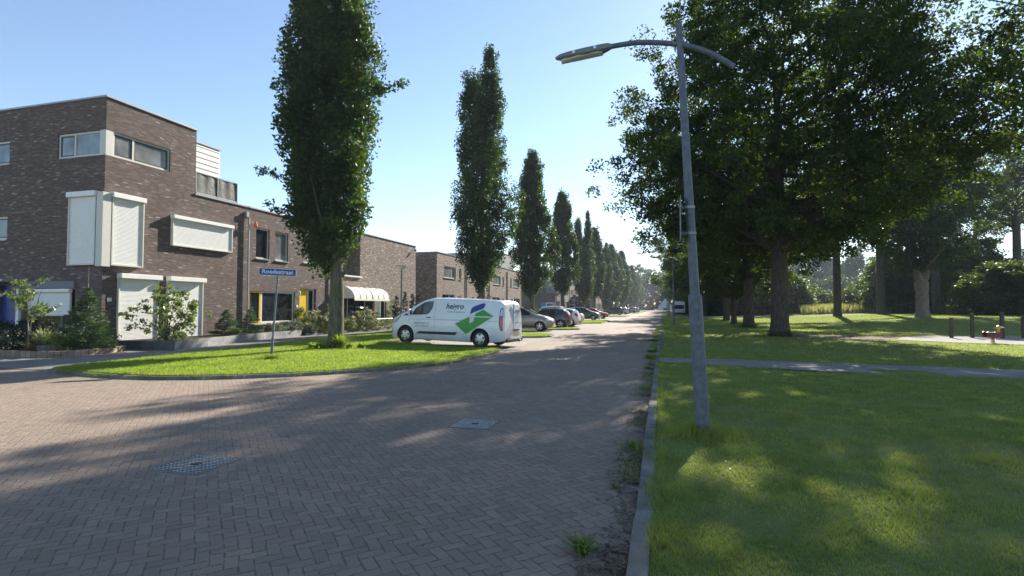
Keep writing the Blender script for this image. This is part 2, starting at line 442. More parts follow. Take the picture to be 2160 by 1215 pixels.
MAT['steel'] = m_two('worn_steel', (0.20, 0.215, 0.215), (0.46, 0.48, 0.48), 14.0, 0.42, 0.2, 90, spec=0.6)
MAT['castiron'] = m_plain('rusty_cast_iron', (0.17, 0.16, 0.145), 0.75, var=0.3, scale=30)
MAT['hole'] = m_plain('cast_iron', (0.035, 0.035, 0.035), 0.7)
MAT['black'] = m_plain('black_plastic', (0.018, 0.018, 0.02), 0.55)
MAT['tyre'] = m_plain('tyre_rubber', (0.02, 0.02, 0.021), 0.85)
MAT['rim'] = m_plain('silver_rim', (0.55, 0.56, 0.58), 0.35, 0.6, var=0.05)
MAT['redlamp'] = m_plain('red_lamp', (0.45, 0.015, 0.02), 0.15, coat=0.5)
MAT['clearlamp'] = m_plain('headlamp_glass', (0.62, 0.65, 0.68), 0.08, 0.3, coat=1.0)
MAT['plate'] = m_plain('yellow_plate', (0.50, 0.33, 0.06), 0.5)
MAT['vanwhite'] = m_paint('van_white_paint', (0.72, 0.76, 0.80))
MAT['vanglass'] = m_glass('van_glass', (0.06, 0.075, 0.08), 0.03, 0.7)
MAT['logogreen'] = m_plain('logo_green', (0.035, 0.30, 0.035), 0.35, var=0.04)
MAT['logoblue'] = m_plain('logo_blue', (0.018, 0.04, 0.26), 0.35, var=0.04)
MAT['logonavy'] = m_plain('logo_navy', (0.015, 0.02, 0.075), 0.4)
MAT['logopale'] = m_plain('logo_pale_green', (0.30, 0.45, 0.38), 0.4)
MAT['logogrey'] = m_plain('logo_grey', (0.25, 0.29, 0.34), 0.4)
MAT['lightpaint'] = m_plain('logo_white', (0.66, 0.70, 0.72), 0.35)
MAT['wood'] = m_bark('weathered_wood', (0.05, 0.045, 0.035), (0.12, 0.11, 0.085))
MAT['red'] = m_plain('red_panel', (0.12, 0.012, 0.02), 0.45)
MAT['spring'] = m_plain('spring_steel', (0.30, 0.06, 0.06), 0.4)
MAT['ochre'] = m_plain('ochre_panel', (0.50, 0.28, 0.06), 0.5)
MAT['awning'] = m_plain('awning_cloth', (0.70, 0.67, 0.56), 0.8, var=0.08, scale=3)
MAT['screen'] = m_two('dark_windscreen_cloth', (0.045, 0.055, 0.045), (0.16, 0.17, 0.15), 1.8, 0.5, 0.6, 6)
MAT['orange'] = m_plain('orange_cloth', (0.65, 0.16, 0.03), 0.7)
MAT['slate'] = m_plain('slate_roof', (0.06, 0.065, 0.075), 0.6, var=0.2)
MAT['whitewall'] = m_plain('white_render', (0.75, 0.75, 0.72), 0.8)

# ------------------------------------------------------------------ ground level
def ss(a, b, x):
    t = np.clip((np.asarray(x, float) - a) / (b - a), 0, 1)
    return t * t * (3 - 2 * t)

def gz(x, y):
    """height of the park: gentle rise towards the back right"""
    return 0.7 * ss(8, 30, x) * ss(38, 62, y)

def sheet(name, poly, z, mat, kind='structure'):
    mb = MB(); n = len(poly)
    mb.add([(p[0], p[1], z) for p in poly], [tuple(range(n))])
    o = mb.build(name, mat)
    bm = bmesh.new(); bm.from_mesh(o.data)
    bmesh.ops.triangulate(bm, faces=bm.faces)
    bmesh.ops.recalc_face_normals(bm, faces=bm.faces)
    for f in bm.faces:
        if f.normal.z < 0: f.normal_flip()
    bm.to_mesh(o.data); bm.free()
    return tag(o, kind=kind)

def offset_poly(poly, d):
    """inset a CCW polygon by d"""
    n = len(poly); out = []
    for i in range(n):
        p0, p1, p2 = Vector(poly[i - 1]), Vector(poly[i]), Vector(poly[(i + 1) % n])
        e1 = (p1 - p0).normalized(); e2 = (p2 - p1).normalized()
        n1 = Vector((-e1.y, e1.x)); n2 = Vector((-e2.y, e2.x))
        b = (n1 + n2); b.normalize()
        c = max(0.35, b.dot(n1))
        q = p1 + b * (d / c)
        out.append((q.x, q.y))
    return out

def inside(poly, x, y):
    r = np.zeros(len(x), bool); n = len(poly)
    j = n - 1
    for i in range(n):
        xi, yi = poly[i]; xj, yj = poly[j]
        if yi != yj:
            c = ((yi > y) != (yj > y)) & (x < (xj - xi) * (y - yi) / (yj - yi) + xi)
            r ^= c
        j = i
    return r

tag(sheet('ground', [(-900, -900), (900, -900), (900, 1500), (-900, 1500)], -0.06, MAT['base']), kind='structure')
sheet('road', [(-60, -20), (-0.10, -20), (-0.10, 300), (-14, 300), (-14, 60), (-60, 60)], 0.0, MAT['road'])

def add_patch(m, cx, cy, rx, ry, c):
    nt = m.node_tree; b = nt.nodes['Principled BSDF']; src = b.inputs['Base Color'].links[0].from_socket
    p = pos(nt); s = nd(nt, 'ShaderNodeSeparateXYZ'); nt.links.new(p, s.inputs[0])
    dx = M(nt, 'DIVIDE', M(nt, 'SUBTRACT', s.outputs[0], cx), rx); dy = M(nt, 'DIVIDE', M(nt, 'SUBTRACT', s.outputs[1], cy), ry)
    d = M(nt, 'SQRT', M(nt, 'ADD', M(nt, 'MULTIPLY', dx, dx), M(nt, 'MULTIPLY', dy, dy)))
    d = M(nt, 'ADD', d, M(nt, 'MULTIPLY_ADD', noise(nt, p, 0.8, 5, 0.7), 1.4, -0.7))
    f = ramp(nt, d, [(0.55, (1, 1, 1)), (0.95, (0, 0, 0))])
    nt.links.new(mixc(nt, f, src, c), b.inputs['Base Color'])
add_patch(MAT['lawn'], 9.6, 30.5, 4.6, 4.2, (0.20, 0.165, 0.11))
# lawn on the right as a grid that follows the rise
def grid_sheet(name, xs, ys, zf, mat):
    X, Y = np.meshgrid(xs, ys)
    Z = zf(X, Y)
    v = np.stack([X.ravel(), Y.ravel(), Z.ravel()], 1)
    nx, ny = len(xs), len(ys)
    a = (np.arange(ny - 1)[:, None] * nx + np.arange(nx - 1)[None, :]).ravel()
    f = np.stack([a, a + 1, a + nx + 1, a + nx], 1).ravel()
    me = np_mesh(name, v, f, 4)
    me.polygons.foreach_set('use_smooth', [True] * len(me.polygons))
    return link_mesh(name, me, mat)
xs = np.concatenate([[-0.092], np.arange(0.5, 20, 0.5), np.arange(20, 60, 2), np.arange(60, 420, 20)])
ys = np.concatenate([np.arange(-20, 40, 0.5), np.arange(40, 80, 2), np.arange(80, 400, 20)])
def lawn_z(X, Y):
    w = 0.018 * np.sin(X * 1.3 + Y * 0.7) * np.sin(Y * 0.9 - X * 0.4) * ss(0.2, 1.5, X)
    flat = ss(0.3, 1.2, np.abs(Y - 16.2)) * ss(0.0, 1.5, np.hypot(X - 15.5, Y - 30.5) - 6.5)
    return 0.035 + w * flat + gz(X, Y)
tag(grid_sheet('lawn', xs, ys, lawn_z, MAT['lawn']), kind='structure')

PATH = [(-0.09, 16.9), (4.5, 16.5), (8.4, 15.9), (14, 15.2), (24, 13.8), (40, 11.2), (40, 9.2), (24, 11.6), (14, 13.1), (7.4, 13.9), (3.8, 14.2), (-0.09, 15.6)]
# path edge relief: laid 4 mm above the lawn, subdivided so it follows
sheet('park_path', PATH[::-1], 0.046, MAT['parkpath'])
SAND = [(10.4, 29.0), (12.0, 27.4), (13.6, 26.5), (18, 25.6), (23, 27.5), (24, 31), (21, 34.2), (17, 34.6), (13.4, 34.0), (11.6, 31.5)]
sheet('play_sand', SAND, 0.052, MAT['sand'])

# kerb on the right: real concrete stones with joints
mb = MB()
y = -6.0
while y < 120:
    L = 0.99 if not (16.1 < y < 17.3) else 0.99
    z1 = 0.055 if not (15.4 < y + 0.5 < 17.1) else 0.02
    j = random.uniform(-0.008, 0.008)
    mb.box(-0.215 + j, y, -0.05, -0.095 + j, y + L, z1 + random.uniform(-0.006, 0.006))
    y += 1.0
mb.box(-0.215, 120, -0.05, -0.095, 299, 0.055)
tag(mb.build('kerb', MAT['kerb']), kind='structure')

# verges on the left with their own kerbs
VERGES = []
def verge(poly, name='grass_verge'):
    a = sum(poly[i - 1][0] * poly[i][1] - poly[i][0] * poly[i - 1][1] for i in range(len(poly)))
    if a < 0: poly = poly[::-1]
    k = MB(); k.prism(poly, -0.02, 0.075)
    o = k.build('verge_kerb', MAT['kerb']); recalc(o); tag(o, kind='structure')
    ins = offset_poly(poly, 0.09)
    g = MB(); g.prism(ins, 0.0, 0.092)
    o = g.build(name, MAT['verge']); recalc(o); tag(o, kind='structure')
    VERGES.append(ins)

verge([(-14.2, 9.45), (-13.4, 9.25), (-12.4, 9.15), (-11.4, 9.05), (-10.5, 9.1), (-9.6, 9.4), (-8.9, 9.75), (-8.1, 10.3), (-7.4, 10.95),
       (-6.8, 11.6), (-6.25, 12.3), (-5.8, 13.2), (-5.5, 14.3), (-5.42, 15.6), (-5.40, 17.0), (-5.6, 18.55), (-8.2, 19.1), (-11.3, 19.55), (-11.5, 21.7),
       (-11.35, 26.2), (-7.2, 26.3), (-5.9, 26.9), (-5.6, 27.6), (-5.8, 29.4), (-6.5, 30.2), (-11.2, 30.6), (-11.3, 36.7),
       (-7.6, 36.2), (-6.2, 36.6), (-5.6, 37.4), (-5.7, 38.6), (-6.4, 38.9), (-11.2, 39.0), (-11.2, 51.6), (-7.0, 51.4),
       (-5.7, 52.4), (-5.6, 60), (-6.2, 63.2), (-11.2, 64), (-11.2, 88), (-7, 88), (-5.8, 89.5), (-5.7, 101), (-11.2, 103), (-11.2, 139), (-6, 140), (-5.7, 300),
       (-16.4, 300), (-16.4, 60), (-16.35, 30.6), (-15.95, 21.8), (-15.45, 18.2), (-14.9, 14.9), (-14.85, 13.6), (-14.65, 11.9), (-14.55, 10.4)])
sheet('parking_bay', [(-11.4, 19.5), (-5.45, 18.4), (-5.45, 140), (-11.4, 140)], 0.004, MAT['bay'])
# footpath along the houses
FOOT = [(-60, 9.2), (-14.3, 9.7), (-14.4, 11), (-14.6, 13.5), (-15.1, 18.2), (-15.7, 22), (-16.2, 31), (-16.3, 300), (-20.3, 300), (-20.3, 26),
        (-18.8, 25), (-18.55, 22), (-17.4, 17.4), (-16.9, 15.7), (-20.3, 15.3), (-60, 12.6)]
sheet('footpath', FOOT[::-1], 0.012, MAT['path'])
# corner flower bed and front gardens
sheet('garden_soil', [(-26, 12.55), (-20.2, 12.15), (-17.9, 12.1), (-17.75, 13.1), (-18.4, 14.75), (-20.3, 15.35), (-26, 15.35)], 0.10, MAT['soil'])
sheet('front_garden', [(-20.38, 25.0), (-18.9, 25.0), (-18.8, 35), (-18.8, 42), (-20.38, 42)], 0.06, MAT['soil'])
sheet('far_garden', [(-20.38, 46), (-17.2, 46), (-17.2, 78), (-20.38, 78)], 0.06, MAT['verge'])

# ------------------------------------------------------------------ grass blades (uncountable: stuff)
rng = np.random.default_rng(11)
def blades(name, x, y, z, h, w, mat, lean=0.5, segs=False, twist=None):
    n = len(x)
    az = rng.uniform(0, 2 * PI, n); la = rng.uniform(0, 2 * PI, n)
    l = rng.uniform(0.1, lean, n) * h
    dx, dy = np.cos(az) * w / 2, np.sin(az) * w / 2
    a = np.stack([x - dx, y - dy, z], 1); b = np.stack([x + dx, y + dy, z], 1)
    c = np.stack([x + np.cos(la) * l, y + np.sin(la) * l, z + h], 1)
    v = np.stack([a, b, c], 1).reshape(-1, 3)
    return link_mesh(name, np_mesh(name, v, np.arange(3 * n), 3), mat)

n = 300000
th = rng.uniform(-0.03, 1.02, n); r = 2.3 + 17 * rng.random(n) ** 1.25
x = r * np.sin(th) - 0.12; y = r * np.cos(th)
clump = np.sin(x * 3.1 + np.sin(y * 2.3) * 1.7) * np.sin(y * 3.7 + np.sin(x * 1.9) * 2.1)
k = (x > -0.125 + 0.04 * np.sin(y * 5.1) * np.sin(y * 1.7)) & ~inside(PATH, x, y) & (rng.random(n) < 0.75 + 0.25 * clump)
x, y, r, clump = x[k], y[k], r[k], clump[k]
h = (0.022 + 0.018 * rng.random(len(x)) + 0.010 * clump) * (1 + 0.02 * r)
tuft = np.exp(-((x - 0.40) ** 2 + (y - 6.85) ** 2) / 0.10)
edge = np.exp(-((x + 0.09) / 0.12) ** 2)
h = h * (1 + 3.2 * tuft * rng.random(len(x)) + 1.2 * edge * rng.random(len(x)))
tag(blades('lawn_grass', x, y, lawn_z(x, y) - 0.004, h, 0.0042 + 0.0010 * r, MAT['grassblade'], 0.9), 'short mown green grass with thin brown patches on the park lawn', 'grass', kind='stuff')
# extra long grass at the lamp post foot
n = 1800
x = 0.43 + rng.normal(0, 0.2, n); y = 6.85 + rng.normal(0, 0.18, n)
k = x > 0.02; x, y = x[k], y[k]
tag(blades('tall_grass', x, y, 0.03 + 0 * x, 0.06 + 0.12 * rng.random(len(x)), 0.007 + 0 * x, MAT['grassblade'], 0.6), 'longer uncut grass around the foot of the near lamp post', 'grass', kind='stuff')
# far lawn, coarser
n = 170000
th = rng.uniform(0.0, 1.0, n); r = 17 + 62 * rng.random(n)
x = r * np.sin(th); y = r * np.cos(th)
bare = np.hypot((x - 9.6) / 4.6, (y - 30.5) / 4.2) + 0.3 * np.sin(x * 1.7) * np.sin(y * 1.3)
k = (x > 0.05) & ~inside(PATH, x, y) & ~inside(SAND, x, y) & (rng.random(n) < np.clip(bare * 1.6 - 0.6, 0.04, 1)); x, y, r = x[k], y[k], r[k]
tag(blades('meadow_grass', x, y, lawn_z(x, y) - 0.01, 0.045 + 0.035 * rng.random(len(x)), 0.02 + 0.0006 * r, MAT['grassblade'], 1.2), 'mown park grass under the trees beyond the tiled path', 'grass', kind='stuff')
# verge blades
n = 260000
x = rng.uniform(-16.4, -5.4, n); y = 9 + 62 * rng.random(n) ** 1.9
k = inside(VERGES[0], x, y); x, y = x[k], y[k]
h = 0.03 + 0.025 * rng.random(len(x))
edge = np.exp(-((np.hypot(x + 9.5, y - 14) - 5.0) / 0.35) ** 2)
h *= 1 + 1.2 * np.exp(-((x + 10.89) ** 2 + (y - 13.14) ** 2) / 0.06) * rng.random(len(x))
tag(blades('verge_grass', x, y, 0.088 + 0 * x, h, 0.013 + 0.0004 * y, MAT['vergeblade'], 1.0), 'bright yellow green sunlit grass on the street verge', 'grass', kind='stuff')
# ragged grass hanging over the verge kerb and in front of the van
pl = VERGES[0]; xs_, ys_ = [], []
for i in range(17):
    a_, b_ = pl[i], pl[(i + 1) % len(pl)]
    L = math.hypot(b_[0] - a_[0], b_[1] - a_[1])
    m_ = int(L * 420)
    t = rng.random(m_); dens = 0.5 + 0.5 * np.sin((a_[0] + t * (b_[0] - a_[0])) * 2.2 + a_[1] * 3)
    kk = rng.random(m_) < dens
    t = t[kk]
    xs_.append(a_[0] + t * (b_[0] - a_[0]) + rng.normal(0, 0.07, len(t))); ys_.append(a_[1] + t * (b_[1] - a_[1]) + rng.normal(0, 0.07, len(t)))
x = np.concatenate(xs_); y = np.concatenate(ys_)
tag(blades('kerb_grass', x, y, 0.03 + 0 * x, 0.04 + 0.06 * rng.random(len(x)), 0.012 + 0 * x, MAT['vergeblade'], 1.3), 'ragged overgrown grass fringe along the verge kerb', 'grass', kind='stuff')
n = 3800
x = rng.uniform(-11.4, -8.6, n); y = 19.05 + 0.16 * (-(x + 8.2)) + rng.normal(0, 0.14, n)
tag(blades('uncut_grass', x, y, 0.05 + 0 * x, 0.08 + 0.12 * rng.random(n), 0.016 + 0 * x, MAT['vergeblade'], 0.8), 'uncut grass in front of the white van front wheel', 'grass', kind='stuff')
# leaf litter in the gutter by the right kerb
n = 9000
y = 2.2 + 16 * rng.random(n); x = -0.22 - np.abs(rng.normal(0, 0.12, n))
k = rng.random(n) < 0.25 + 0.75 * (np.sin(y * 2.6) > 0.1); x, y = x[k], y[k]; n = len(x)
a = rng.uniform(0, 2 * PI, n); s = rng.uniform(0.008, 0.030, n)
z0 = 0.006 + rng.uniform(0, 0.012, n)
tl = rng.uniform(-0.6, 0.6, (n, 4)) * s[:, None] * 0.6
v = np.stack([np.stack([x + np.cos(a + q) * s * f_, y + np.sin(a + q) * s * f_, z0 + np.abs(tl[:, i])], 1) for i, (q, f_) in enumerate(((0, 1), (PI / 2, .5), (PI, 1), (3 * PI / 2, .5)))], 1).reshape(-1, 3)
tag(link_mesh('leaf_litter', np_mesh('leaf_litter', v, np.arange(4 * n), 4), MAT['litter']), 'brown dead leaves and crumbs gathered in the gutter', 'dead leaves', kind='stuff')
# low weeds and grass creeping over the gutter
n = 20000
y = 2.3 + 40 * rng.random(n); x = -0.20 - np.abs(rng.normal(0, 0.13, n))
dn = np.sin(y * 1.9) * np.sin(y * 0.73 + 1) + 0.5 * np.sin(y * 5.3) + (y - 8) * 0.03
k = rng.random(n) < np.clip(dn, 0, 1); x, y = x[k], y[k]
tag(blades('gutter_grass', x, y, 0 * x, 0.02 + 0.05 * rng.random(len(x)), 0.007 + 0.0006 * y, MAT['grassblade'], 1.2), 'sparse low grass and weeds creeping over the gutter beside the right kerb', 'grass', kind='stuff')
# specks of leaves and petals on the paving and lawn
n = 900
x = rng.uniform(-9, 8, n); y = rng.uniform(2.4, 13, n); k = (np.abs(x + 0.07) > 0.1) & (x > -8); x, y = x[k], y[k]; n = len(x)
a = rng.uniform(0, 2 * PI, n); s = rng.uniform(0.007, 0.02, n); z0 = np.where(x > 0, 0.062, 0.006)
v = np.stack([np.stack([x + np.cos(a + q) * s * f_, y + np.sin(a + q) * s * f_, z0 + i * 0.002], 1) for i, (q, f_) in enumerate(((0, 1), (PI / 2, .55), (PI, 1), (3 * PI / 2, .55)))], 1).reshape(-1, 3)
tag(link_mesh('fallen_leaves', np_mesh('fallen_leaves', v, np.arange(4 * n), 4), MAT['reed']), 'pale fallen leaf specks scattered over paving and lawn', 'fallen leaves', kind='stuff')
# tall dry field grass at the back
n = 26000
th = rng.uniform(0.22, 0.62, n); r = 92 + 24 * rng.random(n)
x = r * np.sin(th); y = r * np.cos(th)
tag(blades('field_grass', x, y, gz(x, y), 0.7 + 1.0 * rng.random(n), 0.16 + 0 * x, MAT['reed'], 0.5), 'pale yellow tall dry grass at the edge of the field', 'tall grass', kind='stuff')
#@@TREES

# ------------------------------------------------------------------ trees
def leaf_cloud(name, C, n_per, cr, size, seed, mat, parent=None, aspect=0.6, up=0.3):
    """C: (k,3) clump centres; each clump gets n_per leaf quads in an ellipsoid cr=(rx,ry,rz)"""
    g = np.random.default_rng(seed)
    k = len(C)
    npc = g.poisson(n_per, k)
    idx = np.repeat(np.arange(k), npc)
    n = len(idx)
    sc = g.uniform(0.6, 1.35, k)[idx][:, None]
    d = g.normal(size=(n, 3)); d /= np.linalg.norm(d, axis=1)[:, None]
    rr = g.random(n)[:, None] ** 0.45
    P = C[idx] + d * rr * np.asarray(cr)[None, :] * sc
    # leaf frame
    nrm = g.normal(size=(n, 3)); nrm[:, 2] += up; nrm /= np.linalg.norm(nrm, axis=1)[:, None]
    t = np.cross(nrm, g.normal(size=(n, 3))); t /= np.linalg.norm(t, axis=1)[:, None] + 1e-9
    b = np.cross(nrm, t)
    s = (size * g.uniform(0.6, 1.3, n))[:, None]
    v = np.stack([P - t * s * .5, P - b * s * .5 * aspect + nrm * s * .06, P + t * s * .5, P + b * s * .5 * aspect + nrm * s * .06], 1).reshape(-1, 3)
    me = np_mesh(name, v, np.arange(4 * n), 4)
    return link_mesh(name, me, mat, parent)

def lobes(seed, amp=0.25):
    g = np.random.default_rng(seed)
    a = [(g.integers(2, 5), g.uniform(0.25, 0.9), g.uniform(0, 6.28), g.uniform(0, 6.28)) for _ in range(6)]
    def f(az, z):
        s = 0
        for m, kz, p1, p2 in a: s = s + np.sin(m * az + p1) * np.sin(kz * z + p2)
        return 1 + amp * s / 1.6
    return f

def columnar(name, label, loc, H, R, z0, seed, n_clump, n_per, leaf, rz=0, split=False, group='columnar oaks along the parking bays', trunk_r=0.27):
    """fastigiate oak: trunk, steep limbs, tall narrow crown"""
    root = thing(name, label, 'tree', loc, rz, group)
    g = np.random.default_rng(seed)
    lb = lobes(seed + 50, 0.24)
    t = g.random(n_clump * 2) ** 0.9
    prof = lambda t: np.interp(t, [0, 0.04, 0.13, 0.3, 0.55, 0.75, 0.9, 1.0], [0.12, 0.34, 0.76, 1.0, 0.90, 0.62, 0.40, 0.10])
    keep = g.random(len(t)) < prof(t) ** 0.8 + 0.1
    t = t[keep][:n_clump]; k = len(t)
    az = g.uniform(0, 2 * PI, k)
    z = z0 + t * (H - z0)
    rad = R * prof(t) * lb(az, z) * np.sqrt(g.uniform(0.10, 1.0, k))
    C = np.stack([rad * np.cos(az), rad * np.sin(az), z], 1)
    if split:   # two leaders with a notch in the top
        top = t > 0.72
        s = np.where(g.random(k) < 0.55, 1, -1)
        C[:, 0] = np.where(top, C[:, 0] * 0.42 + s * R * 0.42 * np.where(s > 0, 1, 1.1), C[:, 0])
        C[:, 2] = np.where(top & (s < 0), C[:, 2] - (t - 0.72) * (H - z0) * 0.22, C[:, 2])
    # shoots at the top and on the flanks
    m = int(k * 0.16)
    outer = np.argsort(-(np.hypot(C[:, 0], C[:, 1]) / (R * prof(t) + 0.1)))[:int(k * 0.5)]
    ii = outer[g.integers(0, len(outer), m)]
    S = C[ii] * np.stack([q_ := g.uniform(1.0, 1.22, m), q_, np.ones(m)], 1) + np.stack([0 * ii, 0 * ii, g.uniform(0.2, 1.0, m)], 1)
    S[:, 2] = np.minimum(S[:, 2], H + 0.15)
    C2 = np.concatenate([C, S])
    cr = leaf_cloud('crown', C2, n_per, (0.36, 0.36, 0.52), leaf, seed + 1, MAT['leaf_col'], root, up=0.1)
    mb = MB()
    tr = trunk_r
    mb.tube([(0, 0, -0.1), (0, 0, 0.12), (0.01, 0, 0.5), (0.03, 0.01, z0 * 0.7), (0.0, 0.03, z0), (0.02, 0, H * 0.45), (0, 0, H * 0.8)],
            [tr * 1.5, tr * 1.25, tr * 1.02, tr * 0.9, tr * 0.8, tr * 0.4, 0.03], 14)
    for q in range(26):
        c = C[g.integers(0, k)]
        zs = max(z0 * 0.75, c[2] - 1.5 - 3.0 * g.random())
        w = 0.02 + 0.05 * (1 - (zs / H))
        mb.tube([(0.0, 0, zs), (c[0] * 0.55, c[1] * 0.55, zs + (c[2] - zs) * 0.42), (c[0], c[1], c[2])], [w, w * 0.7, 0.01], 6, cap=False)
    mb.build('trunk', MAT['barkgreen'], root)
    return root

def broad(name, label, loc, H, R, z0, seed, n_clump, n_per, leaf, mat='leaf_oak', bark='bark', rz=0, trunk_r=0.42, group=None,
          prof=None, cr=(0.75, 0.75, 0.5), shift=(0, 0), lob=0.3, fork=None, limbs=46, inner=0.12, cat='tree', hole=0.0, trunk_top=0.72, extra=()):
    root = thing(name, label, cat, loc, rz, group)
    g = np.random.default_rng(seed)
    lb = lobes(seed + 50, lob)
    prof = prof or ([0, 0.06, 0.2, 0.42, 0.65, 0.85, 1.0], [0.35, 0.66, 0.92, 1.0, 0.86, 0.6, 0.15])
    t = g.random(n_clump * 3)
    pr = np.interp(t, *prof)
    keep = g.random(len(t)) < pr ** 1.5 + 0.03
    t = t[keep][:n_clump]; k = len(t)
    az = g.uniform(0, 2 * PI, k)
    z = z0 + t * (H - z0)
    rad = R * np.interp(t, *prof) * lb(az, z) * np.sqrt(g.uniform(inner, 1.0, k))
    C = np.stack([rad * np.cos(az) + shift[0] * np.sin(PI * t), rad * np.sin(az) + shift[1] * np.sin(PI * t), z - 0.10 * rad], 1)
    if hole:   # open the crown: drop clumps where a slow noise is low
        f = np.sin(C[:, 0] * 0.9 + seed) * np.sin(C[:, 1] * 0.8 + 1.3 * seed) * np.sin(C[:, 2] * 1.1 + 0.7 * seed)
        C = C[f > -hole]; k = len(C)
    ex = []
    for (ex_, ey_, ez_) in extra:   # long boughs reaching out of the crown
        for q in np.linspace(0.55, 1.0, 13):
            ex.append((ex_ * q + g.normal(0, .25), ey_ * q + g.normal(0, .35), z0 + 1 + (ez_ - z0 - 1) * q ** 1.3 + g.normal(0, .28)))
    if ex: C = np.concatenate([C, np.array(ex)]); k = len(C)
    # outer twigs
    m = int(k * 0.16); ii = g.integers(0, k, m)
    S = C[ii] * np.array([1.07, 1.07, 1.0]) + g.normal(0, 0.3, (m, 3))
    leaf_cloud('crown', np.concatenate([C, S]), n_per, cr, leaf, seed + 1, MAT[mat], root)
    mb = MB(); tr = trunk_r
    if fork is None:
        mb.tube([(0, 0, -0.15), (0, 0, 0.1), (0, 0.01, 0.7), (0.03, 0, z0 * 0.6 + .5), (0.0, 0.05, z0 + 1), (0.1, 0, H * 0.5), (0, 0.1, H * trunk_top)],
                [tr * 1.55, tr * 1.22, tr * 1.03, tr * 0.93, tr * 0.82, tr * 0.5, 0.05], 16)
    else:
        zf, spread = fork
        mb.tube([(0, 0, -0.15), (0, 0, 0.1), (0, 0, 0.7), (0, 0, zf * 0.7), (0, 0, zf)], [tr * 1.5, tr * 1.2, tr, tr * 0.95, tr * 1.1], 16)
        for s in (-1, 1):
            mb.tube([(0, 0, zf - 0.3), (s * spread * 0.45, 0.1 * s, zf + 1.0), (s * spread, 0.2, zf + 3), (s * spread * 1.4, 0, H * 0.7)],
                    [tr * 0.75, tr * 0.6, tr * 0.45, 0.05], 10)
    for q in range(limbs):
        c = C[g.integers(0, k)]
        hr = math.hypot(c[0], c[1])
        zs = min(max(z0 * 0.95, c[2] - 0.25 * hr - 2.5 * g.random()), H * trunk_top * 0.95)
        w = 0.035 + 0.13 * max(0, 1 - zs / H) * g.uniform(0.5, 1.1) * (tr / 0.42)
        bx, by, bz = g.normal(0, 0.35, 3)
        mb.tube([(0, 0, zs), (c[0] * .35 + bx * .4, c[1] * .35 + by * .4, zs + (c[2] - zs) * .22 + .3), (c[0] * .7 + bx * .6, c[1] * .7 + by * .6, zs + (c[2] - zs) * .68 + bz * .3), tuple(c)],
                [w, w * .75, w * .42, 0.012], 7, cap=False)
    for (ex_, ey_, ez_) in extra:
        mb.tube([(0, 0, z0 * .98 + max(0, (ez_ - 8) * .5)), (ex_ * .3, ey_ * .3, z0 + 1 + (ez_ - z0 - 1) * .25), (ex_ * .65, ey_ * .65, z0 + 1 + (ez_ - z0 - 1) * .57), (ex_, ey_, ez_)], [.14, .10, .05, .01], 7, cap=False)
    mb.build('trunk', MAT[bark], root)
    return root, C

# left row of columnar oaks -----------------------------------------
GC = 'columnar oaks along the parking bays'
t1 = columnar('columnar_oak', 'tallest nearest columnar oak with its top above the picture, behind the blue street name sign', (-11.55, 17.3, 0.06), 17.6, 1.62, 2.95, 3, 1400, 66, 0.135, rz=0.4, group=GC, trunk_r=0.27)
for o_ in t1.children:
    if o_.name.startswith('crown'): o_.location = (-0.36, 0.05, 0)
# bushy sprouts sticking out to the left of the nearest tree
g = np.random.default_rng(5)
mbx = MB(); Cs = []
for (dx, dz, zs) in ((-2.9, 6.6, 5.9), (-2.5, 5.2, 4.9), (2.45, 9.9, 9.2)):
    lat = Vector((0.963, 0.27, 0)) * dx
    mbx = MB(); mbx.tube([(0, 0, zs), (lat.x * .5, lat.y * .5, zs + (dz - zs) * .3), (lat.x, lat.y, dz)], [0.05, 0.03, 0.008], 6, cap=False)
    oo = mbx.build('side_branch', MAT['barkgreen'], t1); oo.rotation_euler.z = -0.4
    for q in np.linspace(0.55, 1.0, 7):
        Cs.append((lat.x * q, lat.y * q, zs + (dz - zs) * q ** 1.5 + g.normal(0, 0.06)))
oo2 = leaf_cloud('sprout_leaves', np.array(Cs), 34, (0.22, 0.22, 0.2), 0.13, 9, MAT['leaf_col'], t1); oo2.rotation_euler.z = -0.4
t2 = columnar('columnar_oak', 'columnar oak with a split two pointed top standing behind the white van', (-11.5, 33.6, 0.06), 18.2, 1.72, 2.7, 12, 1050, 56, 0.155, rz=-0.5, split=True, group=GC)
t3 = columnar('columnar_oak', 'third columnar oak from the left, above the parked grey car', (-11.5, 47.8, 0.06), 15.8, 1.72, 2.6, 21, 700, 60, 0.18, rz=0.8, group=GC)
rows = [(63.6, 0, 2.1, 0.95, 'fourth columnar oak from the left with a broken outline'), (81.2, 1, 0.3, 0.98, 'fifth columnar oak from the left, close beside a taller neighbour'),
        (94.0, 2, 3.9, 1.14, 'sixth columnar oak from the left, topping its neighbours'), (113.4, 1, 1.2, 0.92, 'seventh columnar oak from the left at the low dip of the row')]
t4 = columnar('columnar_oak', rows[0][4], (-11.5, 63.6, 0.06), 15.2, 1.75, 3.2, 27, 640, 60, 0.19, rz=2.1, group=GC)
protos = [t3, t2, t4]
for (yy, p, rz, s, lab) in rows[1:]:
    o = copy_tree(protos[p]); o.location = (-11.5, yy, 0.06); o.rotation_euler.z = rz
    s0 = s if p == 0 else s * 0.88
    o.scale = (s * (1.05 if p == 0 else 0.95), s, s0); tag(o, lab)
g = random.Random(4)
for i, yy in enumerate((128, 141, 155, 170, 186, 204, 224, 246, 268)):
    o = copy_tree((t3, t4)[i % 2]); o.location = (-11.5 + g.uniform(-.3, .3), yy, 0.06); o.rotation_euler.z = g.uniform(0, 6)
    s = g.uniform(0.95, 1.15); o.scale = (s * 1.25, s * 1.25, s)
    tag(o, 'small hazy columnar oak far down the street, past the parked black car', group='far columnar oaks')

